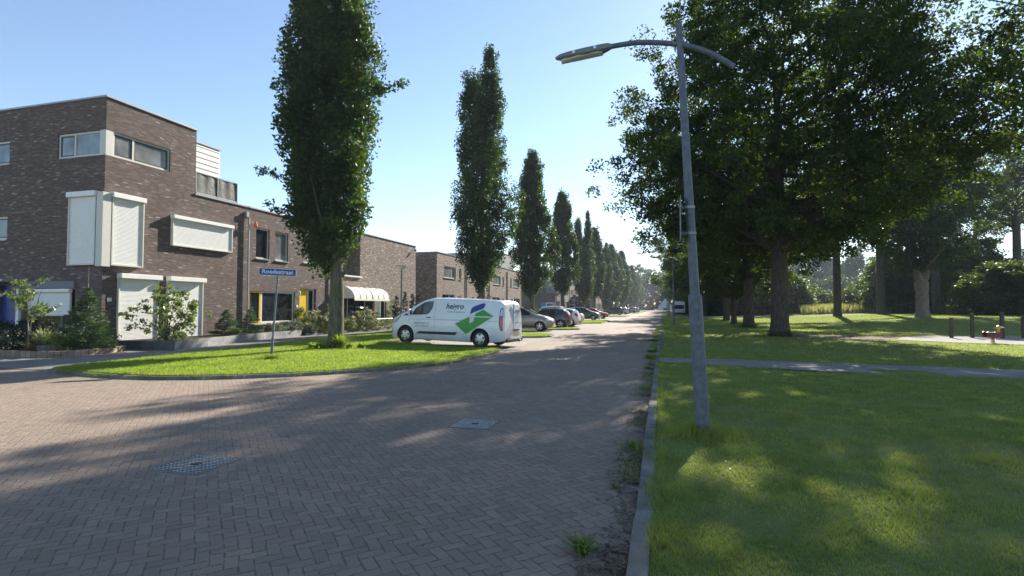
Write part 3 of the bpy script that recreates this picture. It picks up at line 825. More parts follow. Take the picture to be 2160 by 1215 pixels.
# oak row on the right ------------------------------------------------
GO = 'oaks in a row on the park side of the street'
oak_prof = ([0, 0.05, 0.14, 0.30, 0.5, 0.7, 0.86, 1.0], [0.40, 0.62, 0.80, 0.98, 0.95, 0.82, 0.66, 0.22])
oak, CO = broad('oak_tree', 'largest nearest park oak with a thick bark trunk right of the lamp post', (5.95, 31.3, 0.05), 21.5, 8.4, 4.6, 31, 2700, 78, 0.175,
            prof=oak_prof, trunk_r=0.44, group=GO, lob=0.18, limbs=80, inner=0.08, cr=(0.60, 0.60, 0.40), shift=(0.9, 0), hole=0.34,
            extra=[(-9.0, 0.0, 8.4), (-8.3, 0.5, 7.6), (-8.0, 0.3, 12.6), (-7.9, -0.6, 11.3), (-7.4, 0.2, 14.2), (-6.9, -1.2, 15.8), (-6.6, 1.2, 17.2), (-7.6, 1.5, 13.2), (-7.3, -2.0, 12.2), (-6.9, 0, 6.3), (9.6, -1.0, 8.6), (9.0, -2, 11.5), (9.6, 0.5, 12.8), (9.3, -0.8, 14.4), (8.8, 1.0, 16.2), (8.0, -1.0, 17.8), (7.0, 0.5, 19.4), (9.8, 1.8, 10.4)])
# long low limb on the right, dark ring scars on the trunk
for (a, zc, rr) in ((-1.9, 5.6, 0.13), (-2.5, 4.85, 0.14), (-1.1, 4.85, 0.12)):
    c = Vector((math.cos(a) * 0.40, math.sin(a) * 0.40, zc)); n_ = Vector((math.cos(a), math.sin(a), 0)); tdir = Vector((-n_.y, n_.x, 0))
    ring = [c + tdir * math.cos(q) * rr + Vector((0, 0, math.sin(q) * rr)) for q in np.linspace(0, 2 * PI, 17)]
    mb = MB(); mb.tube(ring, 0.035, 6, cap=False)
    mb.build('branch_scar', MAT['bark'], oak)
oakb, _ = broad('oak_tree', 'second park oak in the row, left of the thick trunked oak', (6.3, 44.5, 0.05), 16.0, 6.6, 3.9, 41, 1300, 52, 0.22,
                prof=oak_prof, trunk_r=0.38, group=GO, lob=0.28, limbs=50, cr=(0.66, 0.66, 0.44), hole=0.12)
labs = ['slim leaning park oak, third in the row beyond the lamp post', 'fourth park oak, low crown seen just right of the lamp post', 'fifth park oak, seen between the lamp post and the road',
        'sixth park oak overhanging the road near the second street lamp', 'seventh park oak, beside the second street lamp', 'eighth park oak, near the white camper van']
for i, (xx, yy, rz, s) in enumerate(((6.2, 52.5, 1.0, 0.64), (7.0, 66, 2.3, 0.88), (5.0, 83, 3.8, 1.02), (6.8, 99, 5.1, 0.95), (7.6, 115, 0.6, 1.0), (8.8, 132, 2.9, 1.05))):
    o = copy_tree(oakb); o.location = (xx, yy, 0.05); o.rotation_euler.z = rz; o.scale = (s, s, s); tag(o, labs[i])
for i, (xx, yy, rz, s) in enumerate(((7.8, 152, 1.0, 1.0), (6.8, 172, 2.0, 1.05), (7.8, 194, 4.0, 1.1), (6.8, 216, 5.0, 1.2), (7.8, 240, 0.2, 1.15))):
    o = copy_tree(oakb); o.location = (xx, yy, 0.05); o.rotation_euler.z = rz; o.scale = (s, s, s)
    tag(o, 'far park oak past the camper van, merging into the tree line', group='far park oaks')
# overhanging oak outside the frame on the right: its boughs hang in
broad('park_tree', 'park tree off the right edge whose boughs hang into the top right corner', (19.3, 28.0, 0.05), 18.5, 6.6, 9.2, 45, 1000, 50, 0.2,
      trunk_r=0.36, lob=0.3, limbs=40, cr=(0.62, 0.62, 0.4), hole=0.1)

# park trees at the back right -----------------------------------------
def at(u, Z):
    """world x,y of picture column u at depth Z"""
    lat = (u - 1080) / 1136.0 * Z; a = math.atan(318 / 1136.0)
    return lat * math.cos(a) - Z * math.sin(a), lat * math.sin(a) + Z * math.cos(a)
GB = 'tall trees at the back of the park'
tall_prof = ([0, 0.05, 0.15, 0.35, 0.6, 0.8, 1.0], [0.3, 0.5, 0.75, 1.0, 0.95, 0.7, 0.2])
x, y = at(1766, 66)
pa, _ = broad('park_tree', 'tall tree with a straight bare grey trunk standing against the bright sky gap', (x, y, float(gz(x, y))), 23, 5.8, 10.5, 61, 620, 44, 0.27, trunk_r=0.43, group=GB,
              prof=tall_prof, cr=(0.75, 0.75, 0.5), lob=0.35, limbs=60, inner=0.1, hole=0.05)
spec = [(1858, 68, 1.5, 1.05, 'tall tree with a dark leaning trunk left of the bushes', None), (1975, 63, 3.0, 1.0, 'dark trunk just behind the pale forked tree', None),
        (2148, 59, 4.4, 0.95, 'dark tree with a forking trunk at the right edge above the hedge', None), (2060, 84, 5.2, 1.0, 'tree with a thin bare upper trunk above the bushes on the right', None),
        (1640, 104, 0.8, 0.9, 'tree with open crown behind the thick oak', None), (1930, 88, 2.2, 1.05, 'tall tree behind the pale forked tree', None), (2260, 66, 1.2, 1.1, 'tall tree beyond the right edge of the lawn', None)]
for (u, Z, rz, s, lab, _f) in spec:
    x, y = at(u, Z); o = copy_tree(pa); o.location = (x, y, float(gz(x, y)) - .05); o.rotation_euler.z = rz; o.scale = (s, s, s); tag(o, lab)
x, y = at(1945, 52)
broad('park_tree', 'pale grey forked trunk tree with a low crotch, left of the wooden posts', (x, y, float(gz(x, y))), 17, 4.6, 4.6, 71, 700, 50, 0.26, bark='barklight', trunk_r=0.54, group=GB,
      prof=tall_prof, fork=(3.4, 0.95), cr=(0.8, 0.8, 0.55), lob=0.3, limbs=30, hole=0.1)
# bushes and understorey forming the dark mass on the right
GBU = 'big leafy bushes at the back right of the lawn'
bush_prof = ([0, 0.1, 0.35, 0.6, 0.85, 1.0], [0.85, 0.98, 1.0, 0.85, 0.55, 0.15])
x, y = at(1885, 78)
bu, _ = broad('leafy_bush', 'yellow green bush right of the leaning dark trunk', (x, y, float(gz(x, y))), 9.5, 3.8, 0.3, 81, 420, 44, 0.34, mat='leaf_dark', trunk_r=0.12, group=GBU,
              prof=bush_prof, cr=(0.75, 0.75, 0.6), lob=0.25, limbs=12, cat='bush')
bl = [(1910, 76, 0.9, 1.2, 0.85), (1975, 76, 2.1, 1.25, 0.8), (2020, 73, 3.3, 1.2, 1.0), (2065, 76, 4.1, 1.3, 1.15), (2105, 57, 5.2, 1.0, 0.62), (2165, 55, 0.4, 1.0, 0.58), (2215, 68, 1.9, 1.35, 0.95), (1845, 84, 2.7, 1.0, 0.62)]
bn = ['low bush beside the pale forked trunk', 'dark bush behind the pale forked trunk', 'tall dark bush above the first wooden post', 'tallest rounded bush above the spring rider', 'broad dark bush above the last wooden posts',
      'dark bush at the right picture edge', 'bush beyond the right picture edge', 'small bush at the foot of the leaning trunk']
for (u, Z, rz, s, sz), lab in zip(bl, bn):
    x, y = at(u, Z); o = copy_tree(bu); o.location = (x, y, float(gz(x, y)) - .05); o.rotation_euler.z = rz; o.scale = (s, s, sz); tag(o, lab)
# understorey behind the oak row
for i, (u, Z, s, sz) in enumerate(((1478, 120, 1.3, 0.7), (1512, 100, 1.2, 0.62), (1548, 112, 1.4, 0.8), (1590, 98, 1.3, 0.65), (1625, 108, 1.4, 0.8), (1668, 96, 1.2, 0.72), (1706, 104, 1.0, 0.6))):
    x, y = at(u, Z); o = copy_tree(bu); o.location = (x, y, float(gz(x, y)) - .05); o.rotation_euler.z = i * 1.3; o.scale = (s, s, sz)
    tag(o, 'bush of the undergrowth behind the oak trunks', group='undergrowth bushes behind the oaks')

# far wood around the back: reads as one mass
def wood(name, pts, h0, h1, width, n_clump, n_per, leaf, seed, label, mat='leaf_wood', zb=0.0):
    g = np.random.default_rng(seed)
    P = np.array(pts, float); seg = np.linalg.norm(np.diff(P, axis=0), axis=1); cum = np.concatenate([[0], np.cumsum(seg)])
    s = g.uniform(0, cum[-1], n_clump)
    x = np.interp(s, cum, P[:, 0]); y = np.interp(s, cum, P[:, 1])
    top = h0 + (h1 - h0) * (0.5 + 0.28 * np.sin(s * 0.21 + seed) + 0.22 * np.sin(s * 0.53 + 1.3 * seed) + 0.12 * np.sin(s * 1.3))
    tt = g.random(n_clump); z = tt * top
    wd = width * (1 - 0.6 * tt ** 2)
    x = x + g.normal(0, 1, n_clump) * wd * 0.4; y = y + g.normal(0, 1, n_clump) * wd * 0.4
    o = leaf_cloud(name, np.stack([x, y, z + zb], 1), n_per, (1.7, 1.7, 1.3), leaf, seed, MAT[mat])
    return tag(o, label, 'woodland', kind='stuff')
wood('far_wood', [at(1560, 190), at(1700, 185), at(1800, 175), at(1900, 165), at(2060, 150), at(2200, 130), at(2500, 120)], 7, 13, 10, 3000, 36, 0.75, 3, 'pale hazy wood beyond the field on the right')
wood('street_end_wood', [(-75, 300), (-45, 305), (-18, 310), (0, 318), (12, 315), (40, 300), (55, 260), (70, 220)], 16, 27, 12, 4200, 40, 0.95, 8, 'hazy wood closing the far end of the street')

def plant(name, label, cat, loc, H, R, mat, seed, n_clump=60, n_per=30, leaf=0.08, cr=0.14, prof=None, stems=6, bark='bark', z0=0.05, group=None, part='foliage', rz=0, lob=0.25, stem_r=0.015, blossom=0):
    root = thing(name, label, cat, loc, rz, group)
    g = np.random.default_rng(seed); lb = lobes(seed, lob)
    prof = prof or bush_prof
    t = g.random(n_clump * 3); keep = g.random(len(t)) < np.interp(t, *prof) ** 1.3; t = t[keep][:n_clump]; k = len(t)
    az = g.uniform(0, 2 * PI, k); z = z0 + t * (H - z0)
    rad = R * np.interp(t, *prof) * lb(az, z * 4) * np.sqrt(g.uniform(0.15, 1, k))
    C = np.stack([rad * np.cos(az), rad * np.sin(az), z], 1)
    leaf_cloud(part, C, n_per, (cr, cr, cr * .8), leaf, seed, MAT[mat], root)
    if blossom:
        ii = np.argsort(-(rad / R + z / H * 0.6))[:blossom]
        leaf_cloud('blossoms', C[ii] * np.array([1.06, 1.06, 1.04]), 14, (0.085, 0.085, 0.06), 0.075, seed + 3, MAT['petal'], root, aspect=0.9)
    mb = MB()
    for q in range(stems):
        c = C[g.integers(0, k)]
        mb.tube([(g.normal(0, .03), g.normal(0, .03), -0.03), (c[0] * .4, c[1] * .4, c[2] * .5), tuple(c)], [stem_r, stem_r * .7, 0.004], 5, cap=False)
    mb.build('stems', MAT[bark], root)
    return root

def spruce(name, label, loc, H, R, seed, tiers=16, leader=0.35, group=None):
    root = thing(name, label, 'conifer', loc, 0, group)
    g = np.random.default_rng(seed)
    mb = MB(); mb.tube([(0, 0, -.05), (0, 0, H * .5), (0, 0, H)], [0.035 * H / 2, 0.02 * H / 2, 0.006], 7); Cs = []; V = []
    Hc = H - leader
    for i in range(tiers):
        t = i / (tiers - 1)
        z = 0.08 + t * (Hc - 0.08); Rr = R * (1 - t) ** 0.8 + 0.05
        nb = int(7 + 7 * (1 - t))
        for b in range(nb):
            a = g.uniform(0, 2 * PI); r = Rr * g.uniform(0.72, 1.1); dz = r * g.uniform(0.05, 0.35)
            tip = np.array([r * math.cos(a), r * math.sin(a), z + dz - 0.08])
            mb.tube([(0, 0, z), tuple(tip)], [0.01, 0.003], 4, cap=False)
            m = int(18 + 130 * r)
            q = g.random(m) ** 0.7
            side = g.normal(0, 0.05 + 0.10 * r, m) * (1.1 - q)
            base = np.outer(q, tip) + np.outer(1 - q, [0, 0, z])
            base += np.outer(side, [-math.sin(a), math.cos(a), 0]) + g.normal(0, 0.015, (m, 3))
            V.append((base, a, q))
    for q in range(10):
        zz = Hc + leader * q / 10; Cs.append((0, 0, zz))
    P = np.concatenate([v[0] for v in V]); A = np.concatenate([np.full(len(v[0]), v[1]) for v in V])
    n = len(P)
    az = A + g.normal(0, 0.7, n); el = g.uniform(-0.1, 0.6, n)
    D = np.stack([np.cos(az) * np.cos(el), np.sin(az) * np.cos(el), np.sin(el)], 1)
    S = np.cross(D, g.normal(size=(n, 3))); S /= np.linalg.norm(S, axis=1)[:, None]
    L = g.uniform(0.05, 0.11, n)[:, None]; W = 0.012
    v = np.stack([P - S * W, P + S * W, P + D * L], 1).reshape(-1, 3)
    link_mesh('needles', np_mesh('needles', v, np.arange(3 * n), 3), MAT['needle'], root)
    mb.build('trunk', MAT['barklight'], root)
    return root

def tuft(name, label, cat, loc, H, R, n, w, mat, seed, part=None, droop=0.5, group=None, h0=0.5):
    g = np.random.default_rng(seed)
    V = []; F = []
    az = g.uniform(0, 2 * PI, n); out = R * g.uniform(0.15, 1, n); hh = H * g.uniform(h0, 1, n)
    bx = g.normal(0, R * .10, n); by = g.normal(0, R * .10, n)
    for i in range(n):
        d = (math.cos(az[i]), math.sin(az[i])); s = (-d[1] * w / 2, d[0] * w / 2)
        pts = []
        for q in (0, .35, .7, 1.0):
            rr = out[i] * q ** 1.4; z = hh[i] * (q * (1 + droop) - droop * q * q * (1 + out[i] / R * .6))
            pts.append((bx[i] + d[0] * rr, by[i] + d[1] * rr, max(z, 0.005)))
        b = len(V)
        for k, q in enumerate(pts):
            ww = (0.7, 1.1, 0.9, 0.1)[k]
            V += [(q[0] - s[0] * ww, q[1] - s[1] * ww, q[2]), (q[0] + s[0] * ww, q[1] + s[1] * ww, q[2])]
        F += [(b, b + 1, b + 3, b + 2), (b + 2, b + 3, b + 5, b + 4), (b + 4, b + 5, b + 7, b + 6)]
    me = bpy.data.meshes.new(name); me.from_pydata(V, [], F); me.update()
    o = link_mesh(name, me, MAT[mat]); o.location = loc
    return tag(o, label, cat, group)

# front garden planting at the corner house
rt = thing('young_tree', 'thin young tree with two pale stems and sparse leaves in the corner flower bed', 'tree', (-19.95, 12.72, 0.1))
mb = MB()
mb.tube([(0, 0, -.05), (0.0, 0, 0.55), (-.07, 0, 1.1), (-.10, .0, 1.7), (-0.25, 0.05, 2.35)], [0.03, .026, .02, .014, .005], 7)
mb.tube([(0, 0, .5), (.10, .02, 1.0), (.2, .05, 1.45), (.45, .05, 2.05)], [.022, .018, .012, .004], 6)
g = np.random.default_rng(2); Cs = []
for q in range(24):
    z = g.uniform(1.0, 2.1); a = g.uniform(0, 2 * PI); L = g.uniform(.3, .85); x0 = -.1 if q % 2 else .2
    tip = (x0 + L * math.cos(a), L * math.sin(a) * .7, z + L * g.uniform(.2, .7))
    mb.tube([(x0, 0, z), ((x0 + tip[0]) / 2, tip[1] / 2, (z + tip[2]) / 2 + .03), tip], [.009, .006, .003], 4, cap=False)
    for f_ in (.4, .6, .8, 1.0): Cs.append(tuple(np.array([x0, 0, z]) * (1 - f_) + np.array(tip) * f_))
leaf_cloud('crown', np.array(Cs), 9, (.13, .13, .12), 0.11, 22, MAT['glossy'], rt)
mb.build('trunk', MAT['barklight'], rt)
spruce('spruce_tree', 'large dark spruce with a long bare leader in front of the corner of the house', (-18.55, 13.55, 0.05), 2.9, 0.86, 5, 20, 0.75)
spruce('spruce_tree', 'left one of two small spruces in the long concrete planter', (-19.35, 20.4, 0.25), 1.75, 0.66, 6, 11, 0.55, 'small spruces by the brick wall')
spruce('spruce_tree', 'right one of two small spruces, by the white downpipe', (-19.45, 22.0, 0.25), 1.65, 0.52, 8, 11, 0.35, 'small spruces by the brick wall')
plant('magnolia_bush', 'broad open leafy bush in front of the white ground floor shutters', 'bush', (-18.55, 16.55, 0.3), 2.15, 1.12, 'glossy', 33, 120, 26, 0.12, 0.17, ([0, .15, .4, .65, .85, 1], [.55, .9, 1, .92, .6, .2]), 22, 'bark', lob=.4)
plant('dark_shrub', 'dark evergreen shrub under the ground floor shutter', 'bush', (-21.2, 13.6, 0.1), 1.05, 1.0, 'cypress', 34, 130, 40, 0.07, 0.16, stems=5, group='dark shrubs in the corner bed')
plant('dark_shrub', 'dark evergreen shrub at the left picture edge by the blue door', 'bush', (-22.9, 13.5, 0.1), 1.0, 1.0, 'cypress', 35, 130, 40, 0.07, 0.16, stems=5, group='dark shrubs in the corner bed')
plant('dark_shrub', 'dark evergreen shrub between the two others behind the ornamental grass', 'bush', (-19.6, 14.3, 0.1), 0.85, 0.8, 'cypress', 36, 100, 40, 0.07, 0.15, stems=5, group='dark shrubs in the corner bed')
tuft('ornamental_grass', 'arching striped ornamental grass clump beside the young tree', 'plant', (-19.75, 13.05, 0.1), 1.0, 0.62, 240, 0.022, 'ograss', 3, droop=.9)
tuft('ornamental_grass', 'smaller striped ornamental grass clump behind the yellow green shrub', 'plant', (-19.1, 13.5, 0.1), 0.9, 0.5, 120, 0.022, 'ograss', 4, droop=.9)
plant('bronze_shrub', 'low bronze brown shrub at the foot of the young tree', 'bush', (-19.45, 12.65, 0.1), 0.34, 0.42, 'bronze', 37, 60, 34, 0.05, 0.09, stems=4)
plant('yellow_shrub', 'small rounded yellow green shrub beside the grey stone block', 'bush', (-18.95, 12.85, 0.1), 0.62, 0.42, 'ylgreen', 38, 70, 40, 0.05, 0.1, stems=4)
for i, (x, y, h, r) in enumerate(((-19.2, 23.3, .5, .45), (-19.25, 24.3, .5, .5), (-19.3, 25.2, .52, .45), (-18.95, 25.9, .62, .4))):
    plant('lavender_plant', ('lavender clump beside the small spruce', 'lavender clump under the yellow framed window', 'lavender clump under the big white framed window', 'lavender clump hanging over the planter end')[i], 'plant',
          (x, y, 0.3 if i < 3 else 0.1), h, r, 'lavender', 40 + i, 50, 34, 0.07, 0.12, stems=3, group='lavender in the long planter')
plant('flowering_bush', 'round bush with pale pink blossoms in front of the yellow door', 'bush', (-19.35, 27.2, 0.05), 1.35, 0.95, 'hydrangea', 50, 130, 34, 0.085, 0.15, stems=8, group='flowering bushes', blossom=85)
plant('flowering_bush', 'larger blossoming bush below the cream awning', 'bush', (-19.1, 31.6, 0.05), 1.45, 1.15, 'hydrangea', 51, 160, 34, 0.085, 0.16, stems=8, group='flowering bushes', blossom=90)
plant('flowering_bush', 'small blossoming bush seen just right of the tree trunk', 'bush', (-18.95, 29.7, 0.05), 1.1, 0.6, 'hydrangea', 52, 70, 34, 0.08, 0.14, stems=6, group='flowering bushes', blossom=30)
plant('round_shrub', 'small round headed shrub on a stem left of the yellow door', 'bush', (-19.7, 26.0, 0.05), 1.5, 0.42, 'leaf_dark', 53, 50, 40, 0.06, 0.12, ([0, .4, .5, .75, 1], [0, 0, .8, 1, .4]), stems=5)
plant('round_shrub', 'narrow shrub on a thin stem left of the columnar oak trunk', 'bush', (-19.4, 28.7, 0.05), 1.75, 0.32, 'glossy', 54, 50, 36, 0.06, 0.12, ([0, .4, .5, .75, 1], [0, 0, .9, 1, .5]), stems=4)
plant('climbing_plant', 'climbing plant with yellowish leaves beside the green door', 'plant', (-19.9, 37.4, 0.05), 2.0, 0.55, 'glossy', 55, 80, 30, 0.09, 0.14, stems=9)
plant('low_hedge', 'low fringe of garden plants behind the thin black fence', 'hedge', (-19.2, 34.0, 0.05), 0.75, 1.3, 'hydrangea', 56, 120, 34, 0.07, 0.14, stems=6)
for i, (x, y, h) in enumerate(((-19.1, 36.3, 2.4), (-19.1, 37.6, 2.8), (-19.1, 39.0, 2.75), (-19.1, 40.0, 2.8))):
    plant('cypress_tree', ('leftmost of the four narrow dark cypresses by the lamp', 'second of the four narrow dark cypresses', 'third of the four narrow dark cypresses', 'rightmost of the four narrow dark cypresses')[i], 'conifer',
          (x, y, 0.03), h, 0.26, 'cypress', 60 + i, 110, 40, 0.06, 0.10, ([0, .1, .6, .85, 1], [.6, .9, 1, .7, .15]), stems=2, group='narrow cypresses', lob=.1)
for i, (x, y, h, r) in enumerate(((-18.3, 44.5, 2.3, 1.3), (-18.2, 47.0, 2.2, 1.3), (-18.2, 49.6, 2.2, 1.3))):
    plant('garden_hedge', ('yellow green hedge bush just right of the cypresses', 'yellow green hedge bush before the second terrace corner', 'yellow green hedge bush below the double window')[i], 'hedge',
          (x, y, 0.03), h, r, 'ylgreen', 70 + i, 120, 36, 0.1, 0.2, stems=5, group='yellow green hedge bushes')
plant('cone_topiary', 'dark clipped cone topiary seen above the van roof', 'conifer', (-18.6, 57.0, 0.03), 3.3, 0.7, 'cypress', 80, 90, 50, 0.08, 0.14, ([0, .2, 1], [.9, 1, .1]), stems=2, lob=.05)
for i, (x, y) in enumerate(((-16.0, 103.0), (-16.0, 110.0))):
    plant('round_topiary', ('big dark rounded clipped bush in front of the third terrace', 'rounded clipped bush just behind the big one')[i], 'bush', (x, y, 0.03), 4.0, 2.0, 'cypress', 82 + i, 150, 60, 0.16, 0.3, ([0, .3, .7, .9, 1], [.9, 1, .85, .5, .2]), stems=2, lob=.05, group='rounded clipped bushes')
plant('column_shrub', 'bright yellow green narrow conifer beyond the black car', 'conifer', (-13.6, 136, 0.03), 6.2, 1.0, 'ylgreen', 84, 120, 60, 0.2, 0.3, ([0, .2, .7, 1], [.8, 1, .8, .1]), stems=2, lob=.1)
for i, (x, y) in enumerate(((-14.3, 47), (-14.2, 62), (-14.5, 78), (-14.3, 90), (-14.4, 120))):
    plant('street_shrub', ('green shrub behind the silver grey car', 'green shrub behind the white cars', 'green shrub behind the dark green car', 'green shrub behind the red car', 'green shrub behind the far black car')[i], 'bush',
          (x, y, 0.05), 1.3, 1.2, 'leaf_dark', 90 + i, 60, 36, 0.12, 0.22, stems=4, group='shrubs behind the parked cars')
# plants at the foot of the nearest columnar oak
tuft('weed_clump', 'tall wild grass at the foot of the nearest columnar oak', 'plant', (-11.3, 17.15, 0.08), 0.62, 0.75, 420, 0.018, 'vergeblade', 6, droop=.5, h0=.4)
for i, (dx, dy) in enumerate(((-.9, .0), (-.55, -.25), (-.2, -.35), (.75, -.15), (1.05, .15))):
    tuft('dock_weed', ('dock weed furthest left of the oak foot', 'dock weed at the left front of the oak foot', 'dock weed in front of the oak foot', 'dock weed right of the oak foot', 'dock weed furthest right of the oak foot')[i],
         'weed', (-11.5 + dx, 17.1 + dy, 0.08), 0.26, 0.34, 34, 0.085, 'vergeblade', 20 + i, droop=.8, group='dock weeds around the oak foot')
tuft('weed_clump', 'sparse grass around the foot of the street name pole', 'plant', (-10.75, 13.0, 0.08), 0.2, 0.5, 220, 0.014, 'vergeblade', 7, droop=.5, h0=.3)
# weeds growing out of the gutter joint
wl = [((-0.50, 3.42), .15, .17, 90, .013, 'biggest leafy weed clump in the gutter at the bottom of the picture'), ((-0.35, 6.15), .10, .15, 60, .012, 'yellowish weed clump in the gutter left of the lamp post foot'),
      ((-0.33, 8.2), .07, .17, 60, .012, 'weed clump in the gutter beyond the lamp post'), ((-0.41, 4.75), .06, .09, 22, .014, 'tiny weed beside the kerb between the two larger clumps'),
      ((-0.30, 9.9), .05, .22, 70, .012, 'weed clump against the kerb further up'), ((-0.38, 14.1), .09, .3, 90, .014, 'weed clump near the end of the near kerb'),
      ((-0.43, 16.9), .2, .3, 110, .02, 'overgrown weeds where the park path meets the road'), ((-0.38, 19.5), .12, .5, 130, .02, 'weeds on the kerb just past the park path'), ((-0.48, 26), .10, .8, 160, .03, 'weeds along the kerb beside the far lawn')]
for i, ((x, y), h, r, n_, w, lab) in enumerate(wl):
    tuft('gutter_weed', lab, 'weed', (x, y, 0.0), h, r, n_, w, 'grassblade' if i else 'grassblade', 30 + i, droop=.6, group='weeds in the gutter', h0=.35)
for i, (x, y) in enumerate(((5.95, 31.3), (6.3, 44.5))):
    tuft('root_grass', ('long grass ring around the foot of the thick oak', 'long grass ring around the foot of the second oak')[i], 'plant', (x, y, 0.05), 0.4, 1.5, 700, 0.03, 'reed' if i else 'grassblade', 50 + i, droop=.4, h0=.3)
#@@HOUSES

# ------------------------------------------------------------------ buildings
def wall(mb, fr, u0, u1, z0, z1, openings, depth=0.14, mi=0, skip=()):
    """wall plane with real holes (ua,ub,za,zb) and their reveals"""
    us = sorted({u0, u1, *[o[0] for o in openings], *[o[1] for o in openings]}); zs = sorted({z0, z1, *[o[2] for o in openings], *[o[3] for o in openings]})
    us = [q for q in us if u0 <= q <= u1]; zs = [q for q in zs if z0 <= q <= z1]
    for i in range(len(us) - 1):
        for j in range(len(zs) - 1):
            cu, cz = (us[i] + us[i + 1]) / 2, (zs[j] + zs[j + 1]) / 2
            if any(o[0] < cu < o[1] and o[2] < cz < o[3] for o in openings): continue
            mb.quad(fpt(fr, us[i], 0, zs[j]), fpt(fr, us[i + 1], 0, zs[j]), fpt(fr, us[i + 1], 0, zs[j + 1]), fpt(fr, us[i], 0, zs[j + 1]), mi)
    for n, o in enumerate(openings):
        a, b, c, d = o[:4]; dp = o[4] if len(o) > 4 else depth
        P = lambda u, dd, z: fpt(fr, u, -dd, z)
        if a > u0: mb.quad(P(a, 0, c), P(a, dp, c), P(a, dp, d), P(a, 0, d), mi)
        if b < u1: mb.quad(P(b, 0, c), P(b, 0, d), P(b, dp, d), P(b, dp, c), mi)
        if d < z1: mb.quad(P(a, 0, d), P(a, dp, d), P(b, dp, d), P(b, 0, d), mi)
        if c > z0: mb.quad(P(a, 0, c), P(b, 0, c), P(b, dp, c), P(a, dp, c), mi)

def weld(o):
    bm = bmesh.new(); bm.from_mesh(o.data); bmesh.ops.remove_doubles(bm, verts=bm.verts, dist=1e-4); bm.to_mesh(o.data); bm.free(); return o

def window(root, fr, a, b, c, d, depth=0.14, splits=(), fmat='white', gmat='glass', sashes=(), fw=0.07, sill=True, name='window', sillmat='trim', sashmat='dkframe', panes=None):
    """frame (+ mullions) set in the opening, panes and sill below it; sashes: indices of lights with a dark opening sash"""
    e = 0.003
    mb = MB(); d0, d1 = -depth + 0.0, -depth + 0.06
    a, b, c, d = a + e, b - e, c + e, d - e
    mb.obox(fr, a, a + fw, d0, d1, c, d); mb.obox(fr, b - fw, b, d0, d1, c, d)
    mb.obox(fr, a + fw, b - fw, d0, d1, c, c + fw); mb.obox(fr, a + fw, b - fw, d0, d1, d - fw, d)
    edges = [a + fw]
    for s in splits:
        mb.obox(fr, s - fw / 2, s + fw / 2, d0, d1, c + fw, d - fw); edges += [s - fw / 2, s + fw / 2]
    edges.append(b - fw)
    w = mb.build(name, MAT[fmat], root); recalc(w)
    for i in range(0, len(edges), 2):
        u0, u1 = edges[i], edges[i + 1]
        gm = (panes[i // 2] if panes else gmat)
        z0, z1 = c + fw, d - fw
        if i // 2 in sashes:
            sb = MB(); q = 0.055; s0, s1 = d0 + 0.015, d1 - 0.012
            sb.obox(fr, u0, u0 + q, s0, s1, z0, z1); sb.obox(fr, u1 - q, u1, s0, s1, z0, z1)
            sb.obox(fr, u0 + q, u1 - q, s0, s1, z0, z0 + q); sb.obox(fr, u0 + q, u1 - q, s0, s1, z1 - q, z1)
            recalc(sb.build('sash', MAT[sashmat], w)); u0 += q; u1 -= q; z0 += q; z1 -= q
        pb = MB(); pb.obox(fr, u0, u1, d0 + 0.012, d0 + 0.03, z0, z1)
        recalc(pb.build('pane', MAT[gm], w))
    if sill:
        sb = MB(); sb.obox(fr, a - 0.04, b + 0.04, -depth + 0.062, 0.07, c - 0.055, c - 0.005)
        recalc(sb.build('sill', MAT[sillmat], w))
    return w

def shutter(root, fr, a, b, c, d, out=0.05, boxh=0.2, boxd=0.2, label=None, pitch_=0.05):
    """roller shutter: box, two rails, curtain with real slats"""
    mb = MB(); mb.obox(fr, a - 0.03, b + 0.03, 0.003, boxd, d - boxh, d)
    o = mb.build('roller_shutter', MAT['shutter'], root); recalc(o)
    bm = bmesh.new(); bm.from_mesh(o.data); bmesh.ops.bevel(bm, geom=bm.edges[:], offset=0.015, segments=2, affect='EDGES'); bm.to_mesh(o.data); bm.free()
    if label: o['label'] = label
    rl = MB(); rl.obox(fr, a, a + 0.05, 0.003, out + 0.05, c, d - boxh - .002); rl.obox(fr, b - 0.05, b, 0.003, out + 0.05, c, d - boxh - .002)
    rl.obox(fr, a + .05, b - .05, 0.003, out + 0.045, c, c + 0.05)
    recalc(rl.build('guide_rail', MAT['cream'], o))
    sl = MB(); z = c + 0.05; zt = d - boxh - 0.002
    n = max(2, int(round((zt - z) / pitch_))); h = (zt - z) / n
    for i in range(n):
        z0 = z + i * h
        p = [(out - 0.004, z0), (out + 0.010, z0 + 0.2 * h), (out + 0.010, z0 + 0.75 * h), (out - 0.004, z0 + h)]
        for k in range(3):
            sl.quad(fpt(fr, a + .05, p[k][0], p[k][1]), fpt(fr, b - .05, p[k][0], p[k][1]), fpt(fr, b - .05, p[k + 1][0], p[k + 1][1]), fpt(fr, a + .05, p[k + 1][0], p[k + 1][1]))
    sl.build('slats', MAT['shutter'], o)
    return o

